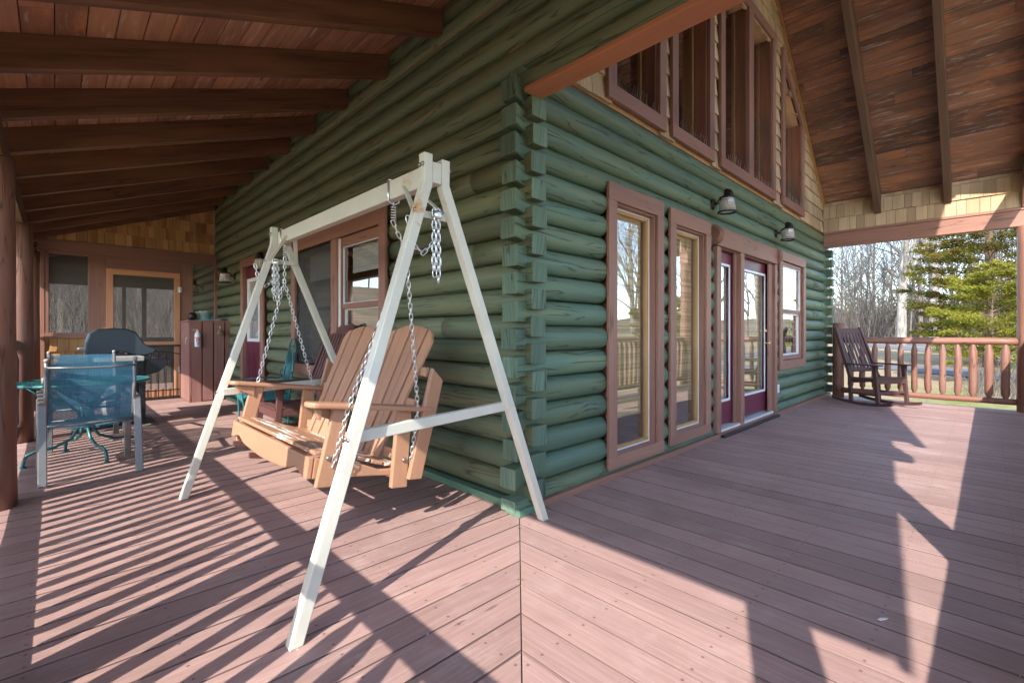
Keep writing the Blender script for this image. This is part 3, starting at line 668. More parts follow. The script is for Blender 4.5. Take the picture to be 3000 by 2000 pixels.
def in_gable(u, v):
    if v > zc(u)+.12: return False
    for w in GW:
        if w['x0']+.04 < u < w['x1']-.04 and w['z0']+.02 < v < wtop(w, u)-.06: return False
    return True
m = MB(); shingles(m, lambda u, v, w: V(u, -w, v), .12, 7.98, 2.975, 6.95, in_gable, top=lambda u: zc(u)-.01)
m.build('shingles', 'cedar_pale', gb)
m = MB()
for s in (-1, 1):
    x1 = RX+s*3.95; m.bar((RX, -.03, zc(RX)-.045), (x1, -.03, zc(x1)-.045), .04, .05, (0, 0, 1))
m.build('rake_trim', 'pine_warm', gb)
for w in GW:
    q = MB(); x0, x1, z0 = w['x0'], w['x1'], w['z0']; T1 = .12
    q.bb(x0, x1, -.062, -.024, z0, z0+T1, (1, 0, 0)); q.prism([(x0, z0+T1), (x0+T1, z0+T1), (x0+T1, wtop(w, x0+T1)-T1), (x0, wtop(w, x0)-T1)], 1, -.06, -.024, (0, 0, 1))
    q.prism([(x1-T1, z0+T1), (x1, z0+T1), (x1, wtop(w, x1)-T1), (x1-T1, wtop(w, x1-T1)-T1)], 1, -.06, -.024, (0, 0, 1))
    q.prism([(x0, wtop(w, x0)-T1), (x1, wtop(w, x1)-T1), (x1, wtop(w, x1)), (x0, wtop(w, x0))], 1, -.062, -.024, (1, 0, 0))
    if x0 == 3.13: q.bb(4.0, 4.16, -.06, -.02, z0+T1, wtop(w, 4)-T1, (0, 0, 1))
    win = q.build('gable_window', 'trim_brown', gb, .003)
    q = MB()
    for e in ((x0+T1, x1-T1) if x0 != 3.13 else (x0+T1, 4.0, 4.16, x1-T1)):
        q.bb(e-.0 if e in (x0+T1, 4.16) else e-.025, e+.025 if e in (x0+T1, 4.16) else e, -.022, .14, z0+T1, wtop(w, min(max(e, x0), x1))-T1, (0, 0, 1))
    q.bb(x0+T1, x1-T1, -.022, .14, z0+T1-.02, z0+T1+.01)
    q.build('jamb', 'pine_dark', win)
    q = MB(); q.prism([(x0+T1, z0+T1), (x1-T1, z0+T1), (x1-T1, wtop(w, x1-T1)-T1), (x0+T1, wtop(w, x0+T1)-T1)], 1, .095, .098); q.build('pane', 'glass', win)
    q = MB()
    for e in ((x0+T1+.03, x1-T1-.08) if x0 != 3.13 else (x0+T1+.03, 3.93, 4.19, x1-T1-.08)): q.bb(e, e+.04, .10, .13, z0+T1, wtop(w, e)-T1-.02, (0, 0, 1))
    q.build('sash', 'pine_warm', win)
    # bird spikes on the sill
    q = MB(); xx = x0+T1+.03; q.bb(x0+T1+.01, x1-T1-.01, -.058, -.042, z0+T1-.004, z0+T1+.003)
    while xx < x1-T1:
        q.tube([(xx, -.05, z0+T1), (xx+random.uniform(-.03, .03), -.05+random.uniform(-.03, .03), z0+T1+random.uniform(.05, .11))], .0008, 4); xx += random.uniform(.025, .07)
    q.build('bird_spikes', 'alum_white', win)
# inner posts and braces of the loft, seen through the gable glass
q = MB()
for xx in (1.6, 2.7, 3.9, 5.1, 6.3): q.bb(xx, xx+.14, 1.2, 1.34, 2.6, zc(xx)-.1, (0, 0, 1))
q.bar((1.0, .6, 3.0), (1.8, 1.2, 4.6), .1, .1); q.bar((3.2, .6, 3.1), (4.0, 1.2, 4.8), .1, .1)
q.build('loft_post', 'pine_warm', house)

# ------------------------------------------------------------ roofs
# big gable roof: plank ceiling (boards along y) + rafters
GY0 = -3.34
def roofslab(m, x0, x1, za, zb, y0, y1, t=.10):
    m.prism([(x0, za), (x1, zb), (x1, zb+t), (x0, za+t)], 1, y0, y1, (0, 1, 0))
m = MB()
pw = .148; L = 3.98*math.sqrt(1+RS*RS); n = int(L/pw)
for s in (-1, 1):
    for i in range(n):
        xa = RX+s*(3.98*i/n); xb = RX+s*(3.98*(i+1)/n); gx = .0025*s
        y0 = GY0; cut = sorted([y0, 8.4]+[random.uniform(-3, 2) for _ in range(1)])
        for ya, yb in zip(cut, cut[1:]):
            m.prism([(xa+gx, zc(xa+gx)), (xb-gx, zc(xb-gx)), (xb-gx, zc(xb-gx)+.02), (xa+gx, zc(xa+gx)+.02)], 1, ya+.001, yb-.001, (0, 1, 0))
m.build('gable_ceiling', 'ceiling_gable', house, .003)
m = MB()
for s in (-1, 1):
    x1 = RX+s*4.5; 
    if s == -1: x1 = .05
    m.prism([(RX, RZ+.03), (x1, zc(x1)+.03), (x1, zc(x1)+.16), (RX, RZ+.16)], 1, GY0, 8.6, (0, 1, 0))
m.build('roof', 'black_metal', house)
for s in (-1, 1):
    for j, yy in enumerate([-.82, -1.69, -2.56, -3.24]):
        x1 = RX+s*3.84
        q = MB(); h = .30
        q.prism([(RX+s*.02, zc(RX)-.02), (x1, zc(x1)-.005), (x1, zc(x1)-h-.06), (RX+s*.02, zc(RX)-h-.12)], 1, yy-.045, yy+.045, Vector((s, 0, -RS)).normalized())
        q.build('rafter', 'rafter_gray', house, .004)
m = MB(); m.prism([(RX-.06, RZ-.55), (RX+.06, RZ-.55), (RX+.06, RZ-.05), (RX-.06, RZ-.05)], 1, GY0, .0, (0, 1, 0)); m.build('ridge_beam', 'rafter_gray', house)
# far eave beam with shingled band above it
m = MB(); m.bb(7.85, 8.0, -2.62, -.03, 2.70, 2.93, (0, 1, 0)); m.bb(7.835, 7.98, -2.62, -.03, 2.932, 2.975, (0, 1, 0)); m.build('porch_beam', 'trim_brown', house, .004)
m = MB(); shingles(m, lambda u, v, w: V(7.87-w, u, v), -2.62, -.03, 2.975, 3.60, lambda u, v: True, hgt=.235, top=lambda u: 3.50); m.bb(7.87, 7.98, -2.62, -.03, 2.976, 3.5)
m.build('shingles', 'cedar_pale', house)
# board under the log beam that runs out from the corner
m = MB(); m.bb(-.045, .105, -3.0, -.085, 2.668, 2.700, (0, 1, 0)); m.build('porch_beam', 'beam_bounce_lit', house, .004)
# front beam of the gable porch
m = MB(); m.bb(.2, 7.85, YF-.06, YF+.06, 3.25, 3.56, (1, 0, 0)); m.build('porch_beam', 'trim_brown', house, .004)

# shed roof over the side porch
SZ, SS = 3.47, .364            # rafter undersides: z = SZ + SS*x
def zs(x): return SZ+SS*x
rc = math.sqrt(1+SS*SS)
ry = [.84-.86*4, .84-.86*3, .84-.86*2, .84-.86]+[.84+.83*i for i in range(13)]
ry = [-3.0, -2.45, -1.62, -.79, .04]+[.84+.83*i for i in range(13)]
for i, yy in enumerate([v for v in ry if v < 11.2]):
    q = MB(); q.prism([(-2.95, zs(-2.95)), (-.0, zs(0)), (-.0, zs(0)+.20), (-2.95, zs(-2.95)+.20)], 1, yy-.0, yy+.075, Vector((1, 0, SS)).normalized())
    q.build('rafter', 'rafter_dark', house, .003)
m = MB(); n = int(2.97*rc/.14)
for i in range(n):
    xa, xb = -2.97+2.97*i/n+.002, -2.97+2.97*(i+1)/n-.002
    cut = sorted([-3.09, 11.4]+[random.uniform(-2, 10) for _ in range(3)])
    for ya, yb in zip(cut, cut[1:]): m.prism([(xa, zs(xa)+.20), (xb, zs(xb)+.20), (xb, zs(xb)+.225), (xa, zs(xa)+.225)], 1, ya+.001, yb-.001, (0, 1, 0))
m.build('shed_ceiling', 'ceiling_shed', house, .004)
m = MB(); m.prism([(-3.0, zs(-3)+.23), (.3, zs(.3)+.23), (.3, zs(.3)+.30), (-3.0, zs(-3)+.30)], 1, -3.11, 11.5, (0, 1, 0)); m.build('roof', 'black_metal', house)
m = MB(); m.bb(-3.0, -2.955, -3.08, 11.4, zs(-2.95)+.0, zs(-2.95)+.27, (0, 1, 0)); m.build('fascia', 'trim_brown', house)
m = MB(); m.bb(-2.56, -2.40, -2.62, 11.3, 2.30, 2.50, (0, 1, 0)); m.bb(-2.54, -2.42, -2.62, 11.3, 2.502, 2.58, (0, 1, 0)); m.build('porch_beam', 'rafter_gray', house, .004)
# front rake of the shed roof
m = MB(); m.prism([(-3.0, zs(-3)-.02), (.2, zs(.2)-.02), (.2, zs(.2)+.3), (-3.0, zs(-3)+.3)], 1, -3.13, -3.095, (1, 0, 0)); m.build('rake_board', 'trim_brown', house)
# posts
def pole(m, path, r0, r1, n=14, wob=.03, seg=.25):
    a, b = Vector(path[0]), Vector(path[1]); k = max(2, int((b-a).length/seg)); pts = []; rr = []
    for i in range(k+1):
        t = i/k; p = a.lerp(b, t); p += V(random.uniform(-1, 1), random.uniform(-1, 1), random.uniform(-1, 1))*wob*r0*.25
        pts.append(p); rr.append((r0+(r1-r0)*t)*(1+random.uniform(-wob, wob)))
    m.tube(pts, rr, n)
PA = [(-2.46, -2.5), (-2.46, -.03), (-2.46, 2.43), (-2.44, 5.02), (-2.44, 7.78)]
for (x, yy) in PA:
    q = MB(); pole(q, [(x, yy, 0), (x, yy, 2.305)], .122, .112, 18, .02); q.build('porch_post', 'pole_brown', house)
for (x, yy, zt) in ((.06, -2.5, 2.67), (7.89, -2.52, 2.70)):
    q = MB(); pole(q, [(x, yy, 0), (x, yy, zt)], .10, .095, 18, .02); q.build('porch_post', 'pole_brown', house)
q = MB(); pole(q, [(7.93, -.24, 0), (7.93, -.24, 1.33)], .088, .083, 18, .015); tag(q.build('newel_post', 'pole_brown'), 'short brown round post at the far corner of the green log wall', 'post')

# screened room at the end of the side porch --------------------------
Y = 8.05
sw = MB()
sw.bb(-2.36, .0, Y-.06, Y+.06, 2.41, 2.60, (1, 0, 0))                        # header
sw.bb(-1.785, -1.57, Y-.05, Y+.05, 0, 2.409, (0, 0, 1)); sw.bb(-.565, -.37, Y-.05, Y+.05, 0, 2.409, (0, 0, 1)); sw.bb(-.03, .02, Y-.045, Y+.045, 0, 2.409, (0, 0, 1)); sw.bb(-2.33, -2.28, Y-.045, Y+.045, 0, 2.409, (0, 0, 1))
sw.bb(-1.569, -.566, Y-.048, Y+.048, 2.215, 2.409, (1, 0, 0)); sw.bb(-2.36, -1.786, Y-.09, Y+.05, 1.075, 1.10, (1, 0, 0)); sw.bb(-2.279, -1.786, Y-.045, Y+.04, 1.101, 1.155, (1, 0, 0)); sw.bb(-2.279, -2.235, Y-.04, Y+.04, 1.155, 2.408, (0, 0, 1)); sw.bb(-2.279, -1.786, Y-.04, Y+.04, 2.39, 2.408, (1, 0, 0))
sw.bb(-.369, -.031, Y-.05, Y+.04, 1.0, 1.05, (1, 0, 0)); sw.bb(-1.569, -.566, Y-.045, Y+.045, 0.001, .05, (1, 0, 0))
sc = sw.build('screen_wall', 'trim_brown', house, .003)
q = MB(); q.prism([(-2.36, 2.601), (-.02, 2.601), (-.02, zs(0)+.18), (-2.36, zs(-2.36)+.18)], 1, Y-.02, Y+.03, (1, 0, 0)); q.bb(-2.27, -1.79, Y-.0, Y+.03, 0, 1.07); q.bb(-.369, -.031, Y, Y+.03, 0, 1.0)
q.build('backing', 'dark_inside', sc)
q = MB(); shingles(q, lambda u, v, w: V(u, Y-.02-w, v), -2.36, -.02, 2.605, 3.6, lambda u, v: v < zs(u)+.12, .19, .08, .17, top=lambda u: zs(u)+.16); q.build('shingles', 'cedar_orange', sc)
q = MB(); shingles(q, lambda u, v, w: V(u, Y-.0-w, v), -2.28, -1.79, .02, 1.07, lambda u, v: True, .21, .08, .15, top=lambda u: 1.074); q.build('shingles', 'cedar_orange', sc)
q = MB(); q.prism([(-2.4, zs(-2.4)-.03), (-.02, zs(0)-.03), (-.02, zs(0)+.12), (-2.4, zs(-2.4)+.12)], 1, Y-.075, Y-.045, (1, 0, 0)); q.build('rake_board', 'rafter_dark', sc, .003)
q = MB(); q.bb(-2.235, -1.786, Y-.002, Y+.002, 1.155, 2.39); q.build('screen', 'insect_screen', sc); q = MB(); q.bb(-.369, -.031, Y-.002, Y+.002, 1.05, 2.409); q.build('screen', 'insect_screen', sc)
q = MB(); frame4(q, 1-1, Y-.075, Y-.05, -1.568, -.567, .04, 2.21, .088, .09, .13); q.bb(-1.48, -.655, Y-.075, Y-.05, .93, 1.0, (1, 0, 0)); sd = q.build('screen_door', 'cedar_orange', sc, .003)
sd.data.materials.clear()
wood('door_tan', (.52, .26, .14), .08, .05, .5, .2, gy=40); sd.data.materials.append(MAT['door_tan'])
q = MB(); q.bb(-1.48, -.655, Y-.063, Y-.060, .17, 2.12); q.build('screen', 'insect_screen', sd)
for z in (1.92, .5):
    q = MB(); q.bb(-.60, -.545, Y-.095, Y-.075, z-.05, z+.05); q.tube([(-.572, Y-.10, z-.05), (-.572, Y-.10, z+.05)], .008, 8); q.build('hinge', 'alum_white', sd, .002)
# far wall of the screened room with openings onto the wood
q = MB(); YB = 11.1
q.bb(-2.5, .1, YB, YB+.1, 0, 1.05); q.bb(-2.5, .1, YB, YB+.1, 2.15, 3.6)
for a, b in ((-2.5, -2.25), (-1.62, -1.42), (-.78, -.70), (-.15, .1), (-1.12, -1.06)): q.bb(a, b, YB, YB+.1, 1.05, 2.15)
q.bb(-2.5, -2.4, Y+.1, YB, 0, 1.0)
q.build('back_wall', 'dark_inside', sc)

# ============================================================ RAILINGS
def railing(label, p0, p1, n, r_b=.042, group=None, zt=1.025, mat='pole_brown', topmat='pole_brown', pitch=None):
    p0, p1 = Vector(p0), Vector(p1); t = thing('porch_railing', label, 'railing', p0)
    def mk(name, a, b, r0, r1, mt, n=12, wob=.03):
        q = MB(); pole(q, [a, b], r0, r1, n, wob, .18); q.build(name, mt, t, loc=p0).location = (0, 0, 0)
    mk('top_rail', p0+V(0, 0, zt), p1+V(0, 0, zt), .056, .054, topmat, 14); mk('bottom_rail', p0+V(0, 0, .135), p1+V(0, 0, .135), .05, .046, mat, 14)
    for i in range(n):
        c = p0.lerp(p1, (i+.75)/(n+.5)); k = r_b*random.uniform(.9, 1.12); j = V(random.uniform(-.008, .008), random.uniform(-.008, .008), 0)
        q = MB(); pts = [c+V(0, 0, .16), c+V(0, 0, .185), c+V(0, 0, .235)]; rr = [k*.5, k*.55, k*.98]
        for s in range(1, 5): pts.append(c+j*(s % 2)+V(0, 0, .235+(zt-.155-.235)*s/4)); rr.append(k*random.uniform(.94, 1.06))
        rr[-1] = k*.98; pts.append(c+V(0, 0, zt-.075)); rr.append(k*.55); pts.append(c+V(0, 0, zt-.04)); rr.append(k*.5)
        q.tube(pts, rr, 9); q.build('baluster', mat, t, loc=p0).location = (0, 0, 0)
    return t
random.seed(11)
railing('brown log railing across the far end of the front porch behind the rocker', (7.89, -.30, 0), (7.89, -2.44, 0), 12, .047)
railing('brown log railing beside the swing at the left of the porch', (XL+.04, .08, 0), (XL+.04, 2.32, 0), 15, .036, topmat='rail_worn')
railing('brown log railing with a weathered grey top between the two left posts', (XL+.04, 2.54, 0), (XL+.04, 4.92, 0), 16, .036, topmat='rail_worn')
railing('brown log railing next to the grill and screened room', (XL+.04, 5.13, 0), (XL+.04, 7.68, 0), 17, .036, topmat='rail_worn')
railing('brown log railing of the side porch nearest the camera', (XL+.04, -2.4, 0), (XL+.04, -.14, 0), 15, .036)
railing('brown log railing on the open front edge left of the middle post', (-2.36, YF, 0), (-.03, YF, 0), 15, .04)
railing('long brown log railing on the open front edge reflected in the tall windows', (.16, YF, 0), (7.79, YF, 0), 46, .042)

# ============================================================ WALL LAMPS
def wall_lamp(label, loc, rz, glass='lamp_glass'):
    """plate on the wall at local y=0, lamp hangs out along -y"""
    t = thing('wall_lamp', label, 'wall lamp', loc, rz, 'lantern wall lamps')
    q = MB(); q.lathe([(.058, 0), (.058, .012), (.05, .02), (.03, .026), (.012, .03)], (0, .0, 0), 24, (0, -1, 0)); q.build('wall_plate', 'bronze_metal', t)
    q = MB(); q.tube([(0, -.02, 0), (0, -.055, 0)], .011, 10)
    pts = [(0, -.055, -.005), (0, -.056, .03)]
    for i in range(9):
        a = math.pi*(1-i/8*.5); pts.append((0, -.135+.079*math.cos(a), .05+.085*math.sin(a)))
    q.tube(pts, .0065, 8); q.tube([(0, -.135, .135), (0, -.150, .132), (0, -.162, .115)], .006, 8); q.build('arm', 'bronze_metal', t)
    cy = -.155
    q = MB(); q.lathe([(.012, .135), (.014, .125), (.036, .123), (.036, .075), (.045, .068), (.046, .058), (.076, .050), (.083, .043), (.083, .036), (.070, .034)], (0, cy, 0), 28); q.build('cap', 'bronze_metal', t)
    q = MB(); q.lathe([(.068, .034), (.085, -.105), (.083, -.105), (.066, .034)], (0, cy, 0), 28, caps=False); q.build('shade', glass, t)
    q = MB(); q.lathe([(.082, -.102), (.098, -.106), (.098, -.118), (.082, -.120), (.080, -.102)], (0, cy, 0), 28, caps=False); q.build('bottom_ring', 'bronze_metal', t)
    q = MB(); q.lathe([(.013, .034), (.014, .01), (.022, -.02), (.026, -.045), (.018, -.066), (.004, -.074)], (0, cy, 0), 14); q.build('bulb', 'bulb_amber', t)
    return t
m = N('bulb_amber'); m.b.inputs['Base Color'].default_value = (.85, .42, .12, 1); m.b.inputs['Roughness'].default_value = .1; m.b.inputs['Alpha'].default_value = .75; MAT['bulb_amber'] = m.m
wall_lamp('black lantern wall lamp above the left end of the French door header', (2.95, -.035, 2.545), 0)
wall_lamp('black lantern wall lamp above the right end of the French door header', (5.10, -.035, 2.55), 0)
wall_lamp('black lantern wall lamp between the screened room and the wine red door', (-.0, 6.72, 2.10), R(-90))
wall_lamp('black lantern wall lamp partly hidden behind the swing frame leg', (-.0, 4.83, 2.12), R(-90))
wall_lamp('dark lantern lamp seen through the insect screen right of the screen door', (-.0, 9.1, 2.08), R(-90))

# ============================================================ SWING FRAME
fr = thing('swing_frame', 'cream painted steel A-frame swing stand with rust streaks in front of the log wall', 'swing frame', (-.8, .8, 0))
def fpart(name, q, mat='frame_cream', bev=.004): return q.build(name, mat, fr, bev, loc=(-.8, .8, 0)) 
def fixp(o): o.location = (0, 0, 0); return o
legs = [((-1.528, -.345, 0), (-.898, -.262, 1.86), (-.898, -.262, 2.0)), ((-.002, -.208, 0), (-.797, -.262, 1.86), (-.797, -.262, 1.99)), ((-1.522, 1.779, 0), (-.898, 1.90, 1.86), (-.898, 1.90, 2.0)), ((.0, 1.96, 0), (-.797, 1.90, 1.86), (-.797, 1.90, 1.99))]
for a, b, c in legs:
    q = MB(); a, b, c = Vector(a), Vector(b), Vector(c); w = .048
    ax = (b-a).normalized(); s = V(0, 1, 0); u = s.cross(ax).normalized(); s2 = ax.cross(u).normalized()
    R0 = [a+(u*i+s2*j)*w/2 for i, j in ((-1, -1), (1, -1), (1, 1), (-1, 1))]
    R0 = [V(p.x, p.y, p.z)-ax*((p.z)/ax.z) for p in R0]
    uu = V(1, 0, 0)*(1 if u.x > 0 else -1); R1 = [b+(u*i+s2*j)*w/2 for i, j in ((-1, -1), (1, -1), (1, 1), (-1, 1))]; R2 = [c+(uu*i+V(0, s2.y/abs(s2.y), 0)*j)*w/2 for i, j in ((-1, -1), (1, -1), (1, 1), (-1, 1))]
    fs = [(3, 2, 1, 0), (8, 9, 10, 11)]+[(k+4*r_, (k+1) % 4+4*r_, (k+1) % 4+4*r_+4, k+4*r_+4) for r_ in (0, 1) for k in range(4)]
    q.add(R0+R1+R2, fs, ax); fixp(fpart('leg', q))
q = MB(); q.bb(-.874, -.822, -.285, 1.925, 1.865, 1.965, (0, 1, 0)); fixp(fpart('top_beam', q))
for yy, (l, r) in ((-.27, (0, 1)), (1.86, (2, 3))):
    A, B = [Vector(legs[l][0]).lerp(Vector(legs[l][1]), .385), Vector(legs[r][0]).lerp(Vector(legs[r][1]), .395)]
    A.y += .03 if l == 0 else -.03; B.y += .03 if l == 0 else -.03
    q = MB(); q.bar(A, B, .035, .05); fixp(fpart('cross_bar', q))
    A, B = [Vector(legs[l][0]).lerp(Vector(legs[l][1]), .925), Vector(legs[r][0]).lerp(Vector(legs[r][1]), .925)]
    A.y += .03 if l == 0 else -.03; B.y = A.y
    q = MB(); q.bar(A, B, .006, .035); fixp(fpart('short_bar', q))
    sgn = 1 if l == 0 else -1
    for e in (A, B):
        q = MB(); q.bar(e+V(0, .0, 0), (-.848+(.03 if e is B else -.03), A.y+.20*sgn, 1.90), .006, .03, (1, 0, 0)); fixp(fpart('brace', q))
    q = MB()
    for k in (l, r):
        a, b, c = (Vector(v) for v in legs[k]); side = V(0, -1, 0) if k < 2 else V(0, -1, 0)
        for tt in (.385, .925):
            p = a.lerp(b, tt); out = V(-1, 0, 0) if k in (0, 2) else V(1, 0, 0)
            for dd in ((0, .028) if tt < .5 else (0,)):
                q = MB(); q.lathe([(.011, 0), (.011, .006), (.007, .010), (.002, .011)], p+V(out.x*.022, -.012+dd, .0), 10, out); fixp(fpart('bolt', q, 'bolt_steel', 0))
        for dd in (-.012, .014): q = MB(); q.lathe([(.011, 0), (.011, .006), (.007, .010), (.002, .011)], V(b.x+out.x*.023, b.y+dd, 1.945), 10, out); fixp(fpart('bolt', q, 'bolt_steel', 0))
q = MB(); p = Vector(legs[0][0]).lerp(Vector(legs[0][1]), .30)

# ============================================================ SWING BENCH (double adirondack)
BL = 1.41
bench = thing('porch_swing', 'tan painted double Adirondack swing bench with worn white patches on its seat slats', 'swing bench', (-1.22, .297, .512), 0)
bench.rotation_euler = (0, R(8), 0)
def seatz(p): return .0+.02*math.sin(p*7)-.16*max(0, p-.12)
def bp(name, q, mat='bench_paint', bev=.006): return q.build(name, mat, bench, bev)
q = MB(); pts = [(0, 0), (BL, 0)]
for i in range(25):
    w = BL*(1-i/24); t_ = min(w, BL-w); z = -.112+.035*(math.exp(-((t_-.17)/.09)**2))-.02*math.exp(-((w-BL/2)/.3)**2); pts.append((w, z))
q.prism(pts, 0, -.012, .018, (0, 1, 0)); bp('front_board', q)
for wy in (.0, BL/2-.015, BL-.03):
    q = MB(); q.prism([(.02, -.005), (.14, -.01), (.28, -.045), (.40, -.085), (.47, -.085), (.56, -.03), (.62, -.045), (.665, -.06), (.60, -.10), (.52, -.125), (.36, -.118), (.1, -.112), (.02, -.112)], 1, wy, wy+.03, (1, 0, 0)); bp('side_board', q)
for i in range(6):
    p = .012+i*.083; w = .074; z0 = [.012, .005, -.012, -.032, -.052, -.066][i]; an = [2, 6, 12, 14, 12, 4][i]
    q = MB(); q.box((p+w/2, BL/2, z0+.008), (w, BL, .022), (0, 1, 0), Matrix.Rotation(R(an), 4, 'Y')); bp('seat_slat', q, 'bench_worn')
for cw in (BL*.252, BL*.748):
    for i in range(6):
        f = i-2.5; base = V(.47, cw+f*.066, -.07); ang = R(f*2.35); lean = R(17); L0 = .905
        up = V(math.sin(lean), math.sin(ang)*math.cos(lean), math.cos(ang)*math.cos(lean)).normalized(); sd_ = V(0, 1, 0); sd_ = (sd_-up*sd_.dot(up)).normalized(); nn = up.cross(sd_)
        w0, w1 = .026, .0435
        def arc_top(a_):                     # the fan is cut along one arc
            lat = f*.103+a_; return L0-.62*lat*lat-.9*max(0, abs(lat)-.255)**1.0*1.0
        prof = [(-w0, 0), (w0, 0)]+[(w1-2*w1*k_/8, arc_top(w1-2*w1*k_/8)) for k_ in range(9)]
        th = .011; base = base+nn*(.004 if i % 2 else -.003); vs = [base+sd_*a_+up*b_+nn*(-th) for a_, b_ in prof]+[base+sd_*a_+up*b_+nn*th for a_, b_ in prof]; n_ = len(prof)
        q = MB(); q.add(vs, [tuple(range(n_))[::-1], tuple(range(n_, 2*n_))]+[(k_, (k_+1) % n_, n_+(k_+1) % n_, n_+k_) for k_ in range(n_)], up); bp('back_slat', q, 'bench_paint', .004)
q = MB()
lean = R(17)
for h_ in (.06, .36, .56): q.bar((.47+h_*math.tan(lean)+.028, .03, -.07+h_), (.47+h_*math.tan(lean)+.028, BL-.03, -.07+h_), .025, .06, (0, 0, 1))
bp('back_rail', q)
for sgn, w0 in ((-1, 0), (1, BL)):
    wy = w0+sgn*.020
    q = MB(); q.prism([(.03, -.15), (.115, -.15), (.165, .255), (.07, .255)], 1, wy-.0175, wy+.0175, (0, 0, 1)); bp('arm_post', q)
    q = MB(); q.prism([(.47, -.19), (.575, -.19), (.545, .255), (.455, .255)], 1, wy-.0175, wy+.0175, (0, 0, 1)); bp('arm_post', q)
    wz = w0+sgn*.058
    q = MB(); q.prism([(.555, -.14), (.645, -.14), (.72, .45), (.635, .52)], 1, wz-.0175, wz+.0175, (0, 0, 1)); bp('back_brace', q)
    q = MB(); q.prism([(-.03, .254), (.012, .254), (.012, .19), (-.005, .20), (-.02, .225)], 1, wy-.017, wy+.017); q.prism([(.10, .254), (.10, .175), (.08, .19), (.03, .205), (-.02, .235), (-.03, .254)], 1, wy-sgn*.03-.0, wy-sgn*.03+.012); bp('arm_bracket', q)
    a, b = sorted((w0-sgn*.035, w0+sgn*.085)); pts = [(.66, a), (.66, b), (.0, b)]
    for k in range(9): th_ = math.pi/2+math.pi*k/8; pts.append((-.03+.06*math.cos(th_)*.8, (a+b)/2+(b-a)/2*math.sin(th_)))
    pts += [(.0, a)]
    q = MB(); q.prism(pts[:2]+pts[3:-1], 2, .256, .284, (1, 0, 0)); bp('armrest', q, 'bench_paint', .009)
    q = MB(); q.lathe([(.014, 0), (.013, .006), (.008, .010), (.002, .011)], V(.075, wy-sgn*(-.018), .0), 10, (0, sgn, 0)); bp('bolt', q, 'bolt_steel', 0); q = MB(); q.lathe([(.014, 0), (.013, .006), (.008, .010), (.002, .011)], V(.53, wy-sgn*(-.018), -.03), 10, (0, sgn, 0)); bp('bolt', q, 'bolt_steel', 0)
bpy.context.view_layer.update(); BI = bench.matrix_world.inverted()
def chain(path, mat='chain_steel', pitch=.030, wire=.0027, hl=.021, hw=.0095):
    """oval links along a polyline, alternate links turned a quarter"""
    q = MB(); P = [Vector(p) for p in path]; segs = [(P[i], P[i+1]) for i in range(len(P)-1)]; tot = sum((b-a).length for a, b in segs); n = max(1, int(tot/pitch))
    for i in range(n+1):
        s = tot*i/n; 
        for a, b in segs:
            L_ = (b-a).length
            if s <= L_+1e-6: break
            s -= L_
        t = (b-a).normalized(); c = a+t*min(s, L_); ref = V(.3, .95, .1) if abs(t.dot(V(.3, .95, .1))) < .9 else V(1, 0, 0)
        u = t.cross(ref).normalized(); w = t.cross(u)
        if i % 2: u, w = w, u
        ring_ = []
        for k in range(12):
            a_ = 2*math.pi*k/12; ring_.append(c+t*(math.cos(a_)*hw+math.copysign(hl-hw, math.cos(a_)) if abs(math.cos(a_)) > .05 else math.cos(a_)*hw)+u*(math.sin(a_)*hw))
        q.tube(ring_, wire, 5, caps=False, closed=True)
    return q
for yy, jx in ((.12, -.80), (1.80, -.85)):
    J = V(jx+(.03 if yy < 1 else 0), yy, 1.60 if yy < 1 else 1.56); top = V(-.848, yy+(.0 if yy < 1 else 0), 1.855)
    fc = bench.matrix_world @ V(.13, -.075 if yy < 1 else BL+.075, .27); rc_ = bench.matrix_world @ V(.56, -.075 if yy < 1 else BL+.075, .27)
    fb = bench.matrix_world @ V(.10, -.05 if yy < 1 else BL+.05, -.03); rb = bench.matrix_world @ V(.57, -.05 if yy < 1 else BL+.05, -.03)
    chain([J, fc, fb]).build('chain', 'chain_steel', bench, M=BI); chain([J, rc_, rb]).build('chain', 'chain_steel', bench, M=BI)
    chain([V(top.x, top.y, 1.74), J]).build('chain', 'chain_steel', bench, M=BI)
    q = MB(); pts = []
    for i in range(73): a_ = i/12*2*math.pi; pts.append((top.x+.013*math.cos(a_), top.y+.013*math.sin(a_), 1.835-.085*i/72))
    q.tube(pts, .003, 5); q.tube([(top.x, top.y, 1.87), (top.x, top.y, 1.83)], .004, 6)
    q.tube([(top.x-.032, top.y, 1.97), (top.x-.032, top.y, 1.86), (top.x, top.y, 1.84), (top.x+.032, top.y, 1.86), (top.x+.032, top.y, 1.972), (top.x-.032, top.y, 1.972)], .005, 6)
    q.build('spring_hanger', 'chain_steel', bench, M=BI)
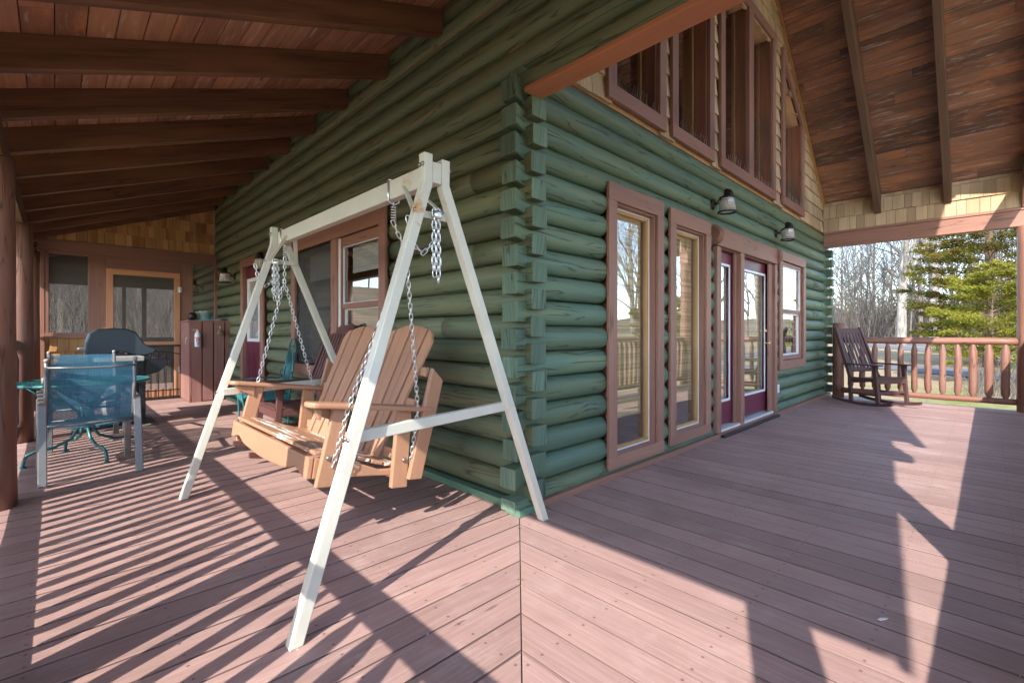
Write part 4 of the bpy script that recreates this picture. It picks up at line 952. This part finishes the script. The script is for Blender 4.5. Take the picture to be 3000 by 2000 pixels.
for lab, x, y, z in (('bundle of spare chain links hanging from the near end of the swing stand', -.835, -.235, 1.70), ('bundle of spare chain links hanging from the far end of the swing stand', -.90, 1.87, 1.69)):
    t = thing('spare_chain', lab, 'chain', (x, y, z))
    for k in range(4):
        o = chain([(x+.012*(k-1.5), y+.02*((k % 2)-.5)-.02, z+.03), (x+.014*(k-1.5), y-.03+.012*(k % 2), z-.23-.03*(k % 3))], pitch=.028).build('chain_strand', 'chain_steel', t, loc=(x, y, z)); o.location = (0, 0, 0)
    o = chain([(x-.14, y+.005, z-.02), (x-.12, y-.01, z-.14), (x-.07, y-.015, z-.17), (x-.02, y-.02, z-.12)], pitch=.028).build('chain_strand', 'chain_steel', t, loc=(x, y, z)); o.location = (0, 0, 0)
    q = MB(); q.lathe([(.022, -.004), (.024, 0), (.022, .004), (.008, .006)], (0, -.04, .02), 14, (0, -1, 0)); q.build('eye_bolt', 'chain_steel', t)

# ============================================================ ROCKING CHAIRS (local: faces -y, origin on the floor)
def rocker(label, loc, rz, mat, k=1.0):
    t = thing('rocking_chair', label, 'rocking chair', loc, rz); W_ = .27; t.scale = (k, k, k)
    def P(name, q, b=.004): return q.build(name, mat, t, b)
    for s in (-1, 1):
        q = MB(); pts = []; n = 14
        for i in range(n+1):
            y_ = -.44+.90*i/n; z_ = .018+.42*((y_-.0)**2)*.55; pts.append((y_, z_))
        poly = pts+[(a, b+.045) for a, b in reversed(pts)]
        q.prism(poly, 0, s*W_-.016, s*W_+.016, (0, 1, 0)); P('rocker_runner', q)
        q = MB(); q.bar((s*W_, -.25, .05), (s*W_, -.20, .60), .035, .05, (0, 1, 0)); P('leg', q)
        q = MB(); q.bar((s*W_, .15, .05), (s*W_, .17, .44), .035, .05, (0, 1, 0)); q.bar((s*(W_-.004), .17, .43), (s*(W_-.035), .44, 1.16), .034, .05, (0, 1, 0)); P('back_post', q)
        q = MB(); a0 = s*(W_+.005); q.prism([(a0-.05, -.29), (a0+.05, -.29), (a0+.058, -.26), (a0+.05, -.05), (a0+.03, .27), (a0-.03, .27), (a0-.05, -.05), (a0-.058, -.26)], 2, .602, .624, (0, 1, 0)); P('armrest', q)
        q = MB(); q.prism([(-.25, .60), (-.16, .60), (-.19, .50), (-.225, .47)], 0, s*W_-.012, s*W_+.012, (0, 0, 1)); P('arm_bracket', q)
        q = MB(); q.bb(s*W_-.012, s*W_+.012, -.235, .17, .17, .205, (0, 1, 0)); q.bb(s*W_-.014, s*W_+.014, -.24, .17, .37, .425, (0, 1, 0)); P('side_rail', q)
    q = MB(); q.bb(-W_, W_, -.235, -.21, .345, .43, (1, 0, 0)); q.bb(-W_, W_, .15, .17, .33, .39, (1, 0, 0)); P('seat_rail', q)
    q = MB(); q.bb(-W_, W_, -.232, -.208, .20, .235, (1, 0, 0)); P('stretcher', q)
    for i in range(7):
        q = MB(); y_ = -.225+i*.062; z_ = .435-.02*math.sin(i/6*math.pi)-i*.006; q.box((0, y_, z_), (2*W_+.02, .052, .016), (1, 0, 0)); P('seat_slat', q)
    def bk(z): return .17+(z-.43)/(1.16-.43)*.27
    q = MB()
    for z0, z1 in ((1.06, 1.15), (.49, .55)): q.bar((-W_+.03, bk((z0+z1)/2), (z0+z1)/2), (W_-.03, bk((z0+z1)/2), (z0+z1)/2), .02, z1-z0, (0, .35, 1))
    P('back_rail', q)
    for i in range(7):
        x_ = -.195+i*.065; q = MB(); q.bar((x_, bk(.52)-.005, .52), (x_, bk(1.10)-.005, 1.10), .038, .012, (0, 1, -.3)); P('back_slat', q, .002)
    return t
rocker('dark brown slatted rocking chair by the far railing of the front porch', (7.12, -.88, 0), R(-30), 'rocker_dark', 1.07)
rocker('reddish brown rocking chair behind the swing bench under the side window', (-.48, 2.62, 0), R(-92), 'rocker_red', 1.07)

# ============================================================ SLING CHAIRS (faces +y, rear toward -y)
def sling_chair(label, loc, rz):
    t = thing('sling_chair', label, 'chair', loc, rz, 'sling chairs at the round table'); w = .265
    def P(name, q, mt='chair_gray', b=.006): return q.build(name, mt, t, b)
    for s in (-1, 1):
        q = MB(); q.bar((s*(w+.02), -.38, .0), (s*(w+.02), -.25, .60), .052, .024, (0, 1, 0)); P('leg', q)
        q = MB(); q.bar((s*(w+.02), .28, .0), (s*(w+.02), .22, .60), .050, .024, (0, 1, 0)); P('leg', q)
        q = MB(); q.bar((s*(w+.02), -.262, .605), (s*(w+.02), .26, .66), .045, .022, (0, 0, 1)); P('armrest', q)
        q = MB(); q.tube([(s*w, .26, .40), (s*w, .0, .395), (s*w, -.16, .40), (s*w, -.21, .43), (s*w*.99, -.33, .93)], .014, 10); P('side_tube', q, b=0)
        q = MB(); q.lathe([(.016, 0), (.016, .02), (.010, .026)], (s*w*.99, -.331, .928), 10, (0, -.23, .97)); P('cap', q, 'gray_plastic', 0)
    q = MB(); q.tube([(-w, -.335, .885), (-.1, -.352, .878), (.1, -.352, .878), (w, -.335, .885)], .008, 8); P('cross_tube', q, b=0); q = MB(); q.tube([(-w, -.225, .425), (w, -.225, .425)], .010, 8); P('cross_tube', q, b=0); q = MB(); q.tube([(-w, .25, .395), (w, .25, .395)], .010, 8); P('cross_tube', q, b=0)
    rows = []
    for i in range(13):
        f = i/12; z = .41+f*.505; y = -.205-f*.125; rows.append([V(-w+.006+(2*w-.012)*j/8, y-.022*math.sin(math.pi*j/8)*math.sin(math.pi*min(1, f*1.1)), z) for j in range(9)])
    q = MB(); q.sheet(rows, (0, 0, 1)); P('backrest', q, 'sling', 0)
    rows = [[V(-w+.006+(2*w-.012)*j/8, .26-.46*i/8, .402-.02*math.sin(math.pi*j/8)) for j in range(9)] for i in range(9)]
    q = MB(); q.sheet(rows, (0, 1, 0)); P('seat', q, 'sling', 0)
    return t
sling_chair('blue sling patio chair in the foreground with its back to the camera', (-1.955, 3.18, 0), R(2))
sling_chair('blue sling patio chair on the far side of the round table, mostly hidden', (-1.93, 4.45, 0), R(183))

# ============================================================ ROUND TABLE
tb = thing('patio_table', 'round teal metal mesh table between the two sling chairs', 'table', (-1.96, 3.74, 0))
q = MB(); ro = []
for i in range(48): a = 2*math.pi*i/48; ro.append((.47*math.cos(a), .47*math.sin(a), .70))
q.tube(ro, .014, 8, closed=True); q.lathe([(.47, .69), (.475, .71), (.462, .712), (.45, .705)], (0, 0, 0), 48, caps=False); q.build('rim', 'teal_metal', tb)
q = MB()
for i in range(-17, 18):
    c = i*.0265; h = math.sqrt(max(0, .462**2-c*c)); q.bar((c, -h, .702), (c, h, .702), .007, .005); q.bar((-h, c, .703), (h, c, .703), .007, .005)
q.build('mesh_top', 'teal_metal', tb)
q = MB(); q.lathe([(.462, .700), (.47, .696)], (0, 0, 0), 48, caps=False); q.tube([(.30*math.cos(2*math.pi*i/32), .30*math.sin(2*math.pi*i/32), .690) for i in range(32)], .007, 6, closed=True); q.build('under_ring', 'teal_metal', tb)
for k in range(4):
    a = R(18+90*k); c, s = math.cos(a), math.sin(a)
    q = MB(); pts = [(.40, .69), (.30, .60), (.12, .50), (.045, .42), (.04, .30), (.10, .19), (.22, .13), (.33, .125), (.395, .10), (.415, .05), (.418, .008)]
    q.tube([(r_*c, r_*s, z) for r_, z in pts], .013, 8); q.lathe([(.028, 0), (.028, .006), (.014, .014)], (.418*c, .418*s, 0), 12); q.build('leg', 'teal_metal', tb)
q = MB(); q.lathe([(.055, 0), (.055, .05), (.05, .055), (.047, .05), (.047, .02)], (0, 0, 0), 18)
o = q.build('ashtray', 'gray_plastic'); o.location = (-2.19, 3.52, .7125); tag(o, 'small round grey ashtray on the left edge of the teal table', 'ashtray')

# ============================================================ SPRING CHAIR (teal mesh), faces -x
sp = thing('spring_chair', 'teal mesh metal patio chair with cushion between rocker and log wall', 'chair', (-.42, 3.72, 0), R(-8))
q = MB()
for s in (-1, 1):
    q.tube([(-.27, s*.25, 0), (-.24, s*.25, .2), (-.25, s*.25, .38), (-.27, s*.26, .52), (-.2, s*.27, .60), (.0, s*.27, .615), (.2, s*.26, .60)], .010, 8)
    q.tube([(.20, s*.22, .0), (.2, s*.22, .38), (.24, s*.22, .7), (.28, s*.19, .92)], .010, 8)
    q.tube([(.215+.02*math.cos(a*.6), s*.24, .66+.05*math.sin(a*.6)) for a in range(9)], .006, 6)
arc = [(.28+.02*math.sin(i/12*math.pi), .19*math.cos(i/12*math.pi), .92+.16*math.sin(i/12*math.pi)) for i in range(13)]; q.tube(arc, .010, 8)
for s in (-1, 1): q.tube([(.29, s*(.03+.03*math.cos(i*.5)), .98+.03*math.sin(i*.5)) for i in range(11)], .006, 6)
q.build('frame', 'teal_metal', sp)
q = MB(); pr = []
q.tube([(.26+.02*math.sin(i/10*math.pi), .15*math.cos(i/10*math.pi), .80+.14*math.sin(i/10*math.pi)) for i in range(11)]+[(.21, -.16, .46), (.21, .16, .46)], .007, 6, closed=True)
for i in range(-9, 10):
    y_ = i*.016; q.tube([(.21, y_, .46), (.265, y_, .80+.13*math.sqrt(max(0, 1-(y_/.155)**2)))], .0022, 4)
for i in range(20): q.tube([(.21+.003*i, -.155, .47+i*.019), (.21+.003*i, .155, .47+i*.019)], .0022, 4)
q.build('back_mesh', 'teal_metal', sp)
q = MB(); q.box((-.02, 0, .42), (.50, .48, .07)); q.build('cushion', 'teal_cushion', sp, .03)
q = MB(); q.box((-.0, 0, .375), (.46, .47, .012)); q.build('seat', 'teal_metal', sp, .004)

# ============================================================ GRILL
gr = thing('gas_grill', 'dark grey lidded gas grill on a black cart beside the railing', 'grill', (-1.62, 5.55, 0))
def GP(name, q, mt, b=.006): return q.build(name, mt, gr, b)
lid = [(-.27, .86), (-.285, .93), (-.28, 1.04), (-.25, 1.14), (-.18, 1.195), (-.05, 1.21), (.10, 1.20), (.18, 1.16), (.22, 1.09), (.26, 1.02), (.32, .97), (.375, .945), (.38, .915), (.35, .895), (.27, .865), (.14, .875), (.10, .90), (.02, .925), (-.06, .90), (-.12, .868)]
q = MB(); q.prism(lid, 1, -.25, .25, (1, 0, 0)); GP('lid', q, 'grill_black', .018)
q = MB(); q.prism([(-.275, .862), (-.29, .835), (-.25, .70), (-.15, .62), (.2, .62), (.28, .70), (.33, .84), (.33, .862), (.14, .872), (.02, .92), (-.12, .866)], 1, -.27, .27, (1, 0, 0)); GP('firebox', q, 'grill_dark', .01)
q = MB(); q.tube([(-.335, -.22, .955), (-.335, .22, .955)], .014, 10); q.bar((-.335, -.2, .955), (-.27, -.2, .94), .02, .03); q.bar((-.335, .2, .955), (-.27, .2, .94), .02, .03); GP('handle', q, 'gray_plastic', 0)
q = MB(); q.box((.0, -.48, .845), (.44, .36, .055)); q2 = GP('side_shelf', q, 'gray_plastic', .008); q = MB(); q.box((.0, .48, .845), (.44, .36, .055)); GP('side_shelf', q, 'gray_plastic', .008)
q = MB(); q.prism([(.26, .82), (.48, .83), (.50, .76), (.40, .66), (.26, .62)], 1, -.34, -.22, (1, 0, 0)); GP('control_panel', q, 'grill_dark', .01)
q = MB(); q.lathe([(.025, 0), (.025, .03), (.015, .034)], (.47, -.28, .78), 14, (1, 0, .3)); GP('knob', q, 'alum_white', 0)
for sx_ in (-.24, .24):
    for sy_ in (-.27, .27):
        q = MB(); q.bb(sx_-.03, sx_+.03, sy_-.02, sy_+.02, .07, .70, (0, 0, 1)); GP('leg', q, 'grill_dark', .004)
        q = MB(); q.lathe([(.035, -.015), (.042, -.01), (.042, .01), (.035, .015)], (sx_, sy_, .042), 16, (0, 1, 0)); GP('wheel', q, 'black_metal', 0)
q = MB(); q.bb(-.25, .27, -.26, .26, .09, .12); GP('bottom_shelf', q, 'grill_dark')
q = MB(); q.lathe([(.10, .0), (.14, .03), (.15, .1), (.15, .26), (.13, .31), (.06, .35), (.03, .36), (.03, .40), (.05, .41), (.05, .43)], (0, 0, .12), 20); GP('gas_bottle', q, 'white_plastic', 0)
q = MB(); q.box((-1.63, 5.62, .008), (.80, .95, .012)); tag(q.build('floor_mat', 'rubber_mat', bevel=.003), 'dark speckled rubber mat lying under the gas grill', 'mat')

# ============================================================ SAFETY GATE in front of the screen door
gt = thing('safety_gate', 'black metal baby gate across the bottom of the screen door', 'gate', (-1.1, 7.86, 0))
q = MB(); x0, x1 = -.52, .52
q.bar((x0, 0, .02), (x1, 0, .02), .02, .03); q.bar((x0, 0, .16), (x1, 0, .16), .016, .02); q.bar((x0, 0, 0), (x0, 0, .93), .025, .025, (1, 0, 0)); q.bar((x1, 0, 0), (x1, 0, .93), .025, .025, (1, 0, 0)); q.bar((x0, 0, .93), (x1, 0, .93), .02, .03)
q.build('frame', 'black_metal', gt, .002)
q = MB(); q.tube([(x0, 0, .78)]+[(x0+(x1-x0)*i/12, 0, .78+.06*math.sin(math.pi*i/12)) for i in range(1, 12)]+[(x1, 0, .78)], .009, 6); q.build('arched_rail', 'black_metal', gt)
for i in range(1, 10):
    xx = x0+(x1-x0)*i/10; q = MB(); q.tube([(xx, 0, .02), (xx, 0, .78+.06*math.sin(math.pi*i/10))], .007, 6); q.build('bar', 'black_metal', gt)

# ============================================================ STORAGE BIN with things on it
bn = thing('storage_bin', 'reddish brown slatted wooden bin against the log wall by the screened room', 'storage bin', (-.24, 7.4, 0))
q = MB(); q.bb(-.30, .24, -.26, .42, .02, 1.33, (0, 0, 1)); q.build('body', 'dark_inside', bn)
for i in range(4):
    q = MB(); a = -.315+i*.165; q.bb(a, a+.148, -.30, -.262, .0+.012*(i > 0), 1.335, (0, 0, 1)); q.build('front_plank', 'bin_red', bn, .004)
q = MB(); q.bb(-.345, -.302, -.30, -.235, 0, 1.33, (0, 0, 1)); q.bb(-.345, -.302, -.232, .10, .02, 1.21, (0, 0, 1)); q.bb(-.345, -.302, .103, .42, .02, 1.21, (0, 0, 1)); q.bb(-.345, -.302, -.232, .42, 1.214, 1.33, (0, 1, 0)); q.build('side_door', 'bin_red', bn, .004)
q = MB(); q.bb(-.36, .24, -.31, .44, 1.336, 1.362, (1, 0, 0)); q.build('lid', 'bin_red', bn, .004)
q = MB(); q.tube([(-.355, -.12, 1.06), (-.362, -.12, 1.03), (-.36, -.10, 1.0), (-.362, -.13, .96)], .005, 6); q.bb(-.352, -.346, -.15, -.09, 1.05, 1.075); q.build('hook', 'alum_white', bn)
fe = thing('fire_extinguisher', 'small white fire extinguisher with a red label hung on the bin planks', 'fire extinguisher', (-.475, 7.045, .92))
q = MB(); q.lathe([(.035, 0), (.042, .006), (.042, .20), (.036, .228), (.018, .245), (.014, .262)], (0, 0, 0), 22); q.build('bottle', 'white_paint', fe)
q = MB(); q.lathe([(.0425, .148), (.0425, .160)], (0, 0, 0), 22, caps=False); q.build('strap', 'black_metal', fe)
q = MB(); q.box((0, -.01, .272), (.03, .05, .018)); q.bar((0, -.0, .29), (-.085, -.02, .283), .014, .006); q.bar((0, 0, .27), (-.06, -.02, .262), .012, .005); q.build('valve', 'alum_white', fe, .003)
q = MB(); q.lathe([(.016, 0), (.016, .006)], (.012, -.03, .285), 14, (0, -1, 0)); q.build('gauge', 'red_print', fe)
def curved(rad, a0, a1, z0, z1):
    return [[V(rad*math.cos(a0+(a1-a0)*i/8), rad*math.sin(a0+(a1-a0)*i/8), z) for z in (z0, z1)] for i in range(9)]
q = MB(); q.sheet(curved(.0432, R(-130), R(-50), .085, .140), r=.5); q.build('label_panel', 'red_print', fe)
q = MB(); 
for a_, b_ in ((.05, .075), (.03, .045)): q.sheet(curved(.0432, R(-112), R(-62), a_, b_), r=.5)
q.build('label_print', 'blue_print', fe)
q = MB()
for z in (.096, .108, .120): q.sheet(curved(.0437, R(-122), R(-60), z, z+.004), r=.5)
q.build('label_lines', 'white_paint', fe)
bl = thing('bell', 'old brass bell hanging from the third plank of the bin', 'bell', (-.155, 7.03, 1.12))
q = MB(); q.lathe([(.062, 0), (.060, .006), (.050, .02), (.038, .045), (.033, .075), (.024, .092), (.006, .098)], (0, 0, 0), 24); q.build('bell_cup', 'old_brass', bl)
q = MB(); q.tube([(0, 0, .09), (0, 0, .12), (0, .03, .14), (0, .06, .14)], .005, 6); q.tube([(0, -.008+.012*math.cos(i*.7), .125+.012*math.sin(i*.7)) for i in range(9)], .003, 5); q.build('hanger', 'alum_white', bl)
pl = thing('planter_bowl', 'green mottled square planter filled with pale stones on the bin lid', 'planter', (-.30, 7.40, 1.363))
q = MB(); q.lathe([(.075, 0), (.085, .02), (.10, .10), (.135, .135), (.14, .15), (.125, .145)], (0, 0, 0), 24); q.build('bowl', 'planter_green', pl)
q = MB()
for i in range(14):
    a = random.uniform(0, 6.28); r_ = random.uniform(0, .08); k = random.uniform(.018, .03); q.lathe([(k*.4, -k*.7), (k, 0), (k*.8, k*.5), (k*.2, k*.8)], (r_*math.cos(a), r_*math.sin(a), .145), 8)
q.build('stones', 'stone_white', pl)
q = MB(); q.lathe([(.02, 0), (.05, .015), (.068, .06), (.06, .11), (.03, .135), (.008, .14)], (0, 0, 0), 16)
o = q.build('dark_urn', 'black_metal'); o.location = (-.49, 7.36, 1.363); tag(o, 'small black rounded pot left of the green planter on the bin', 'pot')
q = MB(); q.box((0, 0, .006), (.26, .18, .010)); q.box((.03, .01, .015), (.18, .14, .007)); o = q.build('tray', 'blue_print', bevel=.002); o.location = (-.28, 7.23, 1.363); tag(o, 'thin pale blue tray lying in front of the green planter', 'tray')
q = MB(); q.box((0, 0, .010), (.15, .11, .018)); o = q.build('notebook', 'black_metal', bevel=.004); o.location = (-.02, 7.22, 1.363); tag(o, 'flat black case at the right end of the bin lid', 'case')

q = MB(); q.prism([(0, 0), (.025, .004), (.042, .009), (.03, .016), (.01, .015), (-.006, .007)], 2, .002, .004)
o = q.build('paint_chip', 'white_plastic'); o.location = (.20, -1.83, 0); o.rotation_euler = (0, 0, R(-40)); tag(o, 'pale scrap lying alone on the shaded deck boards at the right', 'scrap')
# bird nest on the brace at the far corner post
q = MB()
for i in range(150):
    a = random.uniform(0, 6.28); r_ = random.uniform(.03, .10); z = random.uniform(-.05, .05); p = V(r_*math.cos(a), r_*math.sin(a), z); dd = V(-math.sin(a)+random.uniform(-.4, .4), math.cos(a)+random.uniform(-.4, .4), random.uniform(-.5, .5)).normalized()*random.uniform(.04, .09)
    q.tube([p-dd, p, p+dd+V(0, 0, random.uniform(-.02, .02))], .002, 3, caps=False)
o = q.build('bird_nest', 'nest_straw'); o.location = (7.72, -2.46, 3.62); tag(o, 'ragged straw bird nest tucked under the ceiling at the far corner', 'bird nest')
q = MB(); q.bar((7.86, -2.52, 2.98), (7.72, -2.52, 3.52), .09, .09, (0, 1, 0)); q.build('corner_brace', 'trim_brown', house, .004)

# ============================================================ TREES
def bare_tree(name, h, seed, bark='bark_gray', spread=.5, r0=.16, depth=5, lean=0):
    rnd = random.Random(seed); t = thing(name, '', 'tree', (0, 0, 0)); tr = MB(); cr = MB()
    def grow(m, p, dr_, L, r, d):
        n = 3; pts = [p]; rr = [r]; q_ = p; dd = dr_.copy()
        for i in range(n):
            dd = (dd+V(rnd.uniform(-1, 1), rnd.uniform(-1, 1), rnd.uniform(-.5, .9))*.13).normalized(); q_ = q_+dd*L/n; pts.append(q_); rr.append(r*(1-.38*(i+1)/n))
        m.tube(pts, rr, 6 if d > 3 else 4 if d > 1 else 3, caps=False, r=rnd.random())
        if d <= 0: return
        k = 3 if d > 1 else 3
        for i in range(k):
            j = rnd.choice([1, 2, 3, 3]); a = rnd.uniform(0, 6.28); s_ = spread*rnd.uniform(.6, 1.4)
            o_ = dd.orthogonal().normalized(); o_ = Matrix.Rotation(a, 3, dd) @ o_
            nd = (dd*math.cos(s_)+o_*math.sin(s_)+V(0, 0, .12)).normalized(); grow(cr, pts[j], nd, L*rnd.uniform(.55, .82), rr[j]*rnd.uniform(.45, .7), d-1)
    # trunk
    pts = [V(0, 0, 0)]; rr = [r0]; k = 7; p = V(0, 0, 0); dd = V(lean, 0, 1).normalized()
    for i in range(k):
        dd = (dd+V(rnd.uniform(-1, 1), rnd.uniform(-1, 1), .4)*.05).normalized(); p = p+dd*h*.8/k; pts.append(p); rr.append(r0*(1-.75*(i+1)/k))
    tr.tube(pts, rr, 9, caps=False)
    for i in range(2, k+1):
        for _ in range(2 if i < k else 4):
            a = rnd.uniform(0, 6.28); s_ = rnd.uniform(.4, .95) if i < k else rnd.uniform(.1, .5); nd = V(math.cos(a)*math.sin(s_), math.sin(a)*math.sin(s_), math.cos(s_))
            grow(cr, pts[i], nd, h*.24*rnd.uniform(.6, 1.2), rr[i]*rnd.uniform(.4, .6)+.02, depth-2)
    tr.build('trunk', bark, t); cr.build('crown', bark, t); return t
def conifer(name, h, rad, seed, leaf, n=9000, z0=.4, lsz=.06, dens=1.0):
    rnd = random.Random(seed); t = thing(name, '', 'tree'); tr = MB(); tr.tube([(0, 0, 0), (.05, 0, h*.5), (0, 0, h*.97)], [.12*h/6, .07*h/6, .01], 8); 
    cr = MB(); nb = int(150*dens)
    for b in range(nb):
        f = (b+rnd.random())/nb; z = z0+(h-z0)*f; R_ = rad*(1-f)**.62*rnd.uniform(.55, 1.08)*(.75+.25*min(1, f*6)); a = rnd.uniform(0, 6.28)
        dr_ = V(math.cos(a), math.sin(a), rnd.uniform(-.05, .45)); end = V(0, 0, z)+dr_*R_
        tr.tube([V(0, 0, z-.1), V(0, 0, z)+dr_*R_*.5+V(0, 0, -.02), end], [.022, .014, .004], 3, caps=False)
        br = rnd.random(); per = int(n/nb*(.3+R_/rad)); side = dr_.cross(V(0, 0, 1)).normalized(); nsp = 7
        sp_ = [(rnd.uniform(.25, 1), rnd.choice((-1, 1))*rnd.uniform(.15, .42), rnd.uniform(-.05, .10)) for _ in range(nsp)]+[(.1, 0, 0)]
        for i in range(per):
            g0, sl_, dz_ = rnd.choice(sp_); tt = rnd.random()**.7; ln = R_*(1.08-g0)*.9+.12 if sl_ else R_
            c = V(0, 0, z)+dr_*(R_*g0+ln*tt*(.85 if sl_ else .9))+side*(sl_*ln*tt*1.3)+V(0, 0, dz_*ln*tt-.10*tt*tt*R_*.4)+V(rnd.gauss(0, 1), rnd.gauss(0, 1), rnd.gauss(0, .55))*(.028*rad)
            L_ = lsz*rnd.uniform(.8, 2.2); d1 = (dr_+side*sl_+V(rnd.gauss(0, .5), rnd.gauss(0, .5), rnd.gauss(-.1, .4))).normalized(); d2 = d1.cross(V(rnd.gauss(0, 1), rnd.gauss(0, 1), rnd.gauss(0, 1))).normalized()*L_*.22
            cr.add([c-d2*.6, c+d1*L_*.5-d2, c+d1*L_, c+d1*L_*.5+d2], [(0, 1, 2, 3)], (0, 0, 1), False, min(1, max(0, br*.6+rnd.random()*.4)))
    tr.build('trunk', 'bark_brown', t); cr.build('crown', leaf, t); return t
protos = [bare_tree('bare_tree', 19, 1, 'bark_gray', .5, .2, 6), bare_tree('bare_tree', 16, 2, 'bark_gray', .6, .13, 6), bare_tree('bare_tree', 21, 3, 'bark_white', .45, .34, 6), bare_tree('bare_tree', 14, 5, 'bark_gray', .55, .09, 6)]
LW = 'bare grey woodland tree standing beyond the road'
used = [0]*4
def plant(i, loc, rz, sc, label, group):
    if used[i]: r = dup(protos[i], loc, rz, label, group, sc)
    else:
        used[i] = 1; r = protos[i]; r.location = loc; r.rotation_euler = (0, 0, rz); r.scale = (sc,)*3; r['label'] = label; r['group'] = group
    r['category'] = 'tree'; return r
rt = random.Random(4)
big = plant(2, at(2640, 46), 1.0, 1.25, 'tall pale barked sycamore, thickest bare tree left of the conifer', 'wood beyond the road'); del big['group']
b2 = plant(2, at(2735, 50), 3.1, 1.35, 'leaning white barked bare tree just left of the dark conifer', 'wood beyond the road'); del b2['group']
for i in range(64):
    px = rt.uniform(2380, 3080); D = rt.uniform(50, 90); plant(rt.choice([0, 1, 1, 3, 3]), at(px, D), rt.uniform(0, 6), rt.uniform(.8, 1.25), LW, 'wood beyond the road')
LH = 'bare tree on the slope behind the screened room'
for i in range(16):
    px = rt.uniform(130, 620); D = rt.uniform(16, 34); plant(rt.choice([0, 1, 3, 3]), at(px, D), rt.uniform(0, 6), rt.uniform(.5, .8), LH, 'trees behind the screened room')
LR = 'bare yard tree seen only as a reflection in the front windows'
for i in range(30):
    x, y_ = rt.uniform(4, 70), rt.uniform(-50, -16); plant(rt.choice([0, 1, 2, 3]), (x, y_, gz(x, y_)-.1), rt.uniform(0, 6), rt.uniform(.7, 1.1), LR, 'trees in front of the house')
LS = 'unseen bare tree added on the side bank to darken the side window reflections'  # out of view, added to darken what the side window reflects
for i in range(36):
    x, y_ = rt.uniform(-40, -12), rt.uniform(12, 55); plant(rt.choice([0, 1, 3]), (x, y_, gz(x, y_)-.1), rt.uniform(0, 6), rt.uniform(.9, 1.3), LS, 'added trees beside the porch')
dk = conifer('conifer', 12.5, 3.3, 21, 'cedar_leaf', 150000, .6, .065, 2.3); dk.location = at(2900, 21); dk['label'] = 'tall dark olive green conifer in the yard right of the porch'
lm = conifer('conifer', 4.0, 2.1, 22, 'lime_leaf', 52000, .7, .045, .7); lm.location = at(2905, 15.2); lm['label'] = 'bright yellow green young conifer in front of the dark one'
c3 = dup(dk, (20, -16, GZ), 1.0, 'dark conifer in the front yard reflected in the narrow window', None, .8)
c4 = dup(lm, (27, -13, GZ), 2.0, 'yellow green conifer in the front yard reflected in the far window', None, 1.3)
# brush and undergrowth (nobody could count it)
def brush(name, pts, label, leaf, hgt, n, mat='bark_gray'):
    rnd = random.Random(9); q = MB()
    for i in range(n):
        px, D = rnd.uniform(*pts[0]), rnd.uniform(*pts[1]); p = Vector(at(px, D)); h = hgt*rnd.uniform(.4, 1.2)
        e = p+V(rnd.uniform(-.4, .4)*h, rnd.uniform(-.4, .4)*h, h); mid = p.lerp(e, .5)+V(rnd.uniform(-.1, .1)*h, rnd.uniform(-.1, .1)*h, 0); r_ = .0035*D/10*rnd.uniform(.7, 1.6)+.004
        q.tube([p, mid, e], [r_, r_*.7, r_*.3], 3, caps=False)
        if rnd.random() < .6: q.tube([mid, mid+V(rnd.uniform(-.4, .4)*h, rnd.uniform(-.4, .4)*h, h*.4)], [r_*.6, r_*.2], 3, caps=False)
    o = q.build(name, mat); tag(o, label, 'brush', None, 'stuff'); return o
brush('brush', ((2350, 3100), (52, 74)), 'grey brown brush and twigs along the far side of the road', None, 6.0, 4600)
brush('brush', ((130, 640), (15, 30)), 'tangle of bare twigs on the bank behind the screened room', None, 3.0, 5200)
brush('brush', ((2840, 3050), (11.5, 15)), 'thin bare twigs in the yard just past the far railing', None, .9, 260)
# low hills of far woodland
q = MB(); rows = []
for i in range(61):
    a = R(-80+200*i/60); rows.append([V(190*math.cos(a), 190*math.sin(a), z_) for z_ in (-2, 3+1*math.sin(i*.9), 6+1.5*math.sin(i*.5)+1*math.sin(i*1.7))])
q.sheet(rows); q.build('hills', 'bark_gray')['kind'] = 'structure'
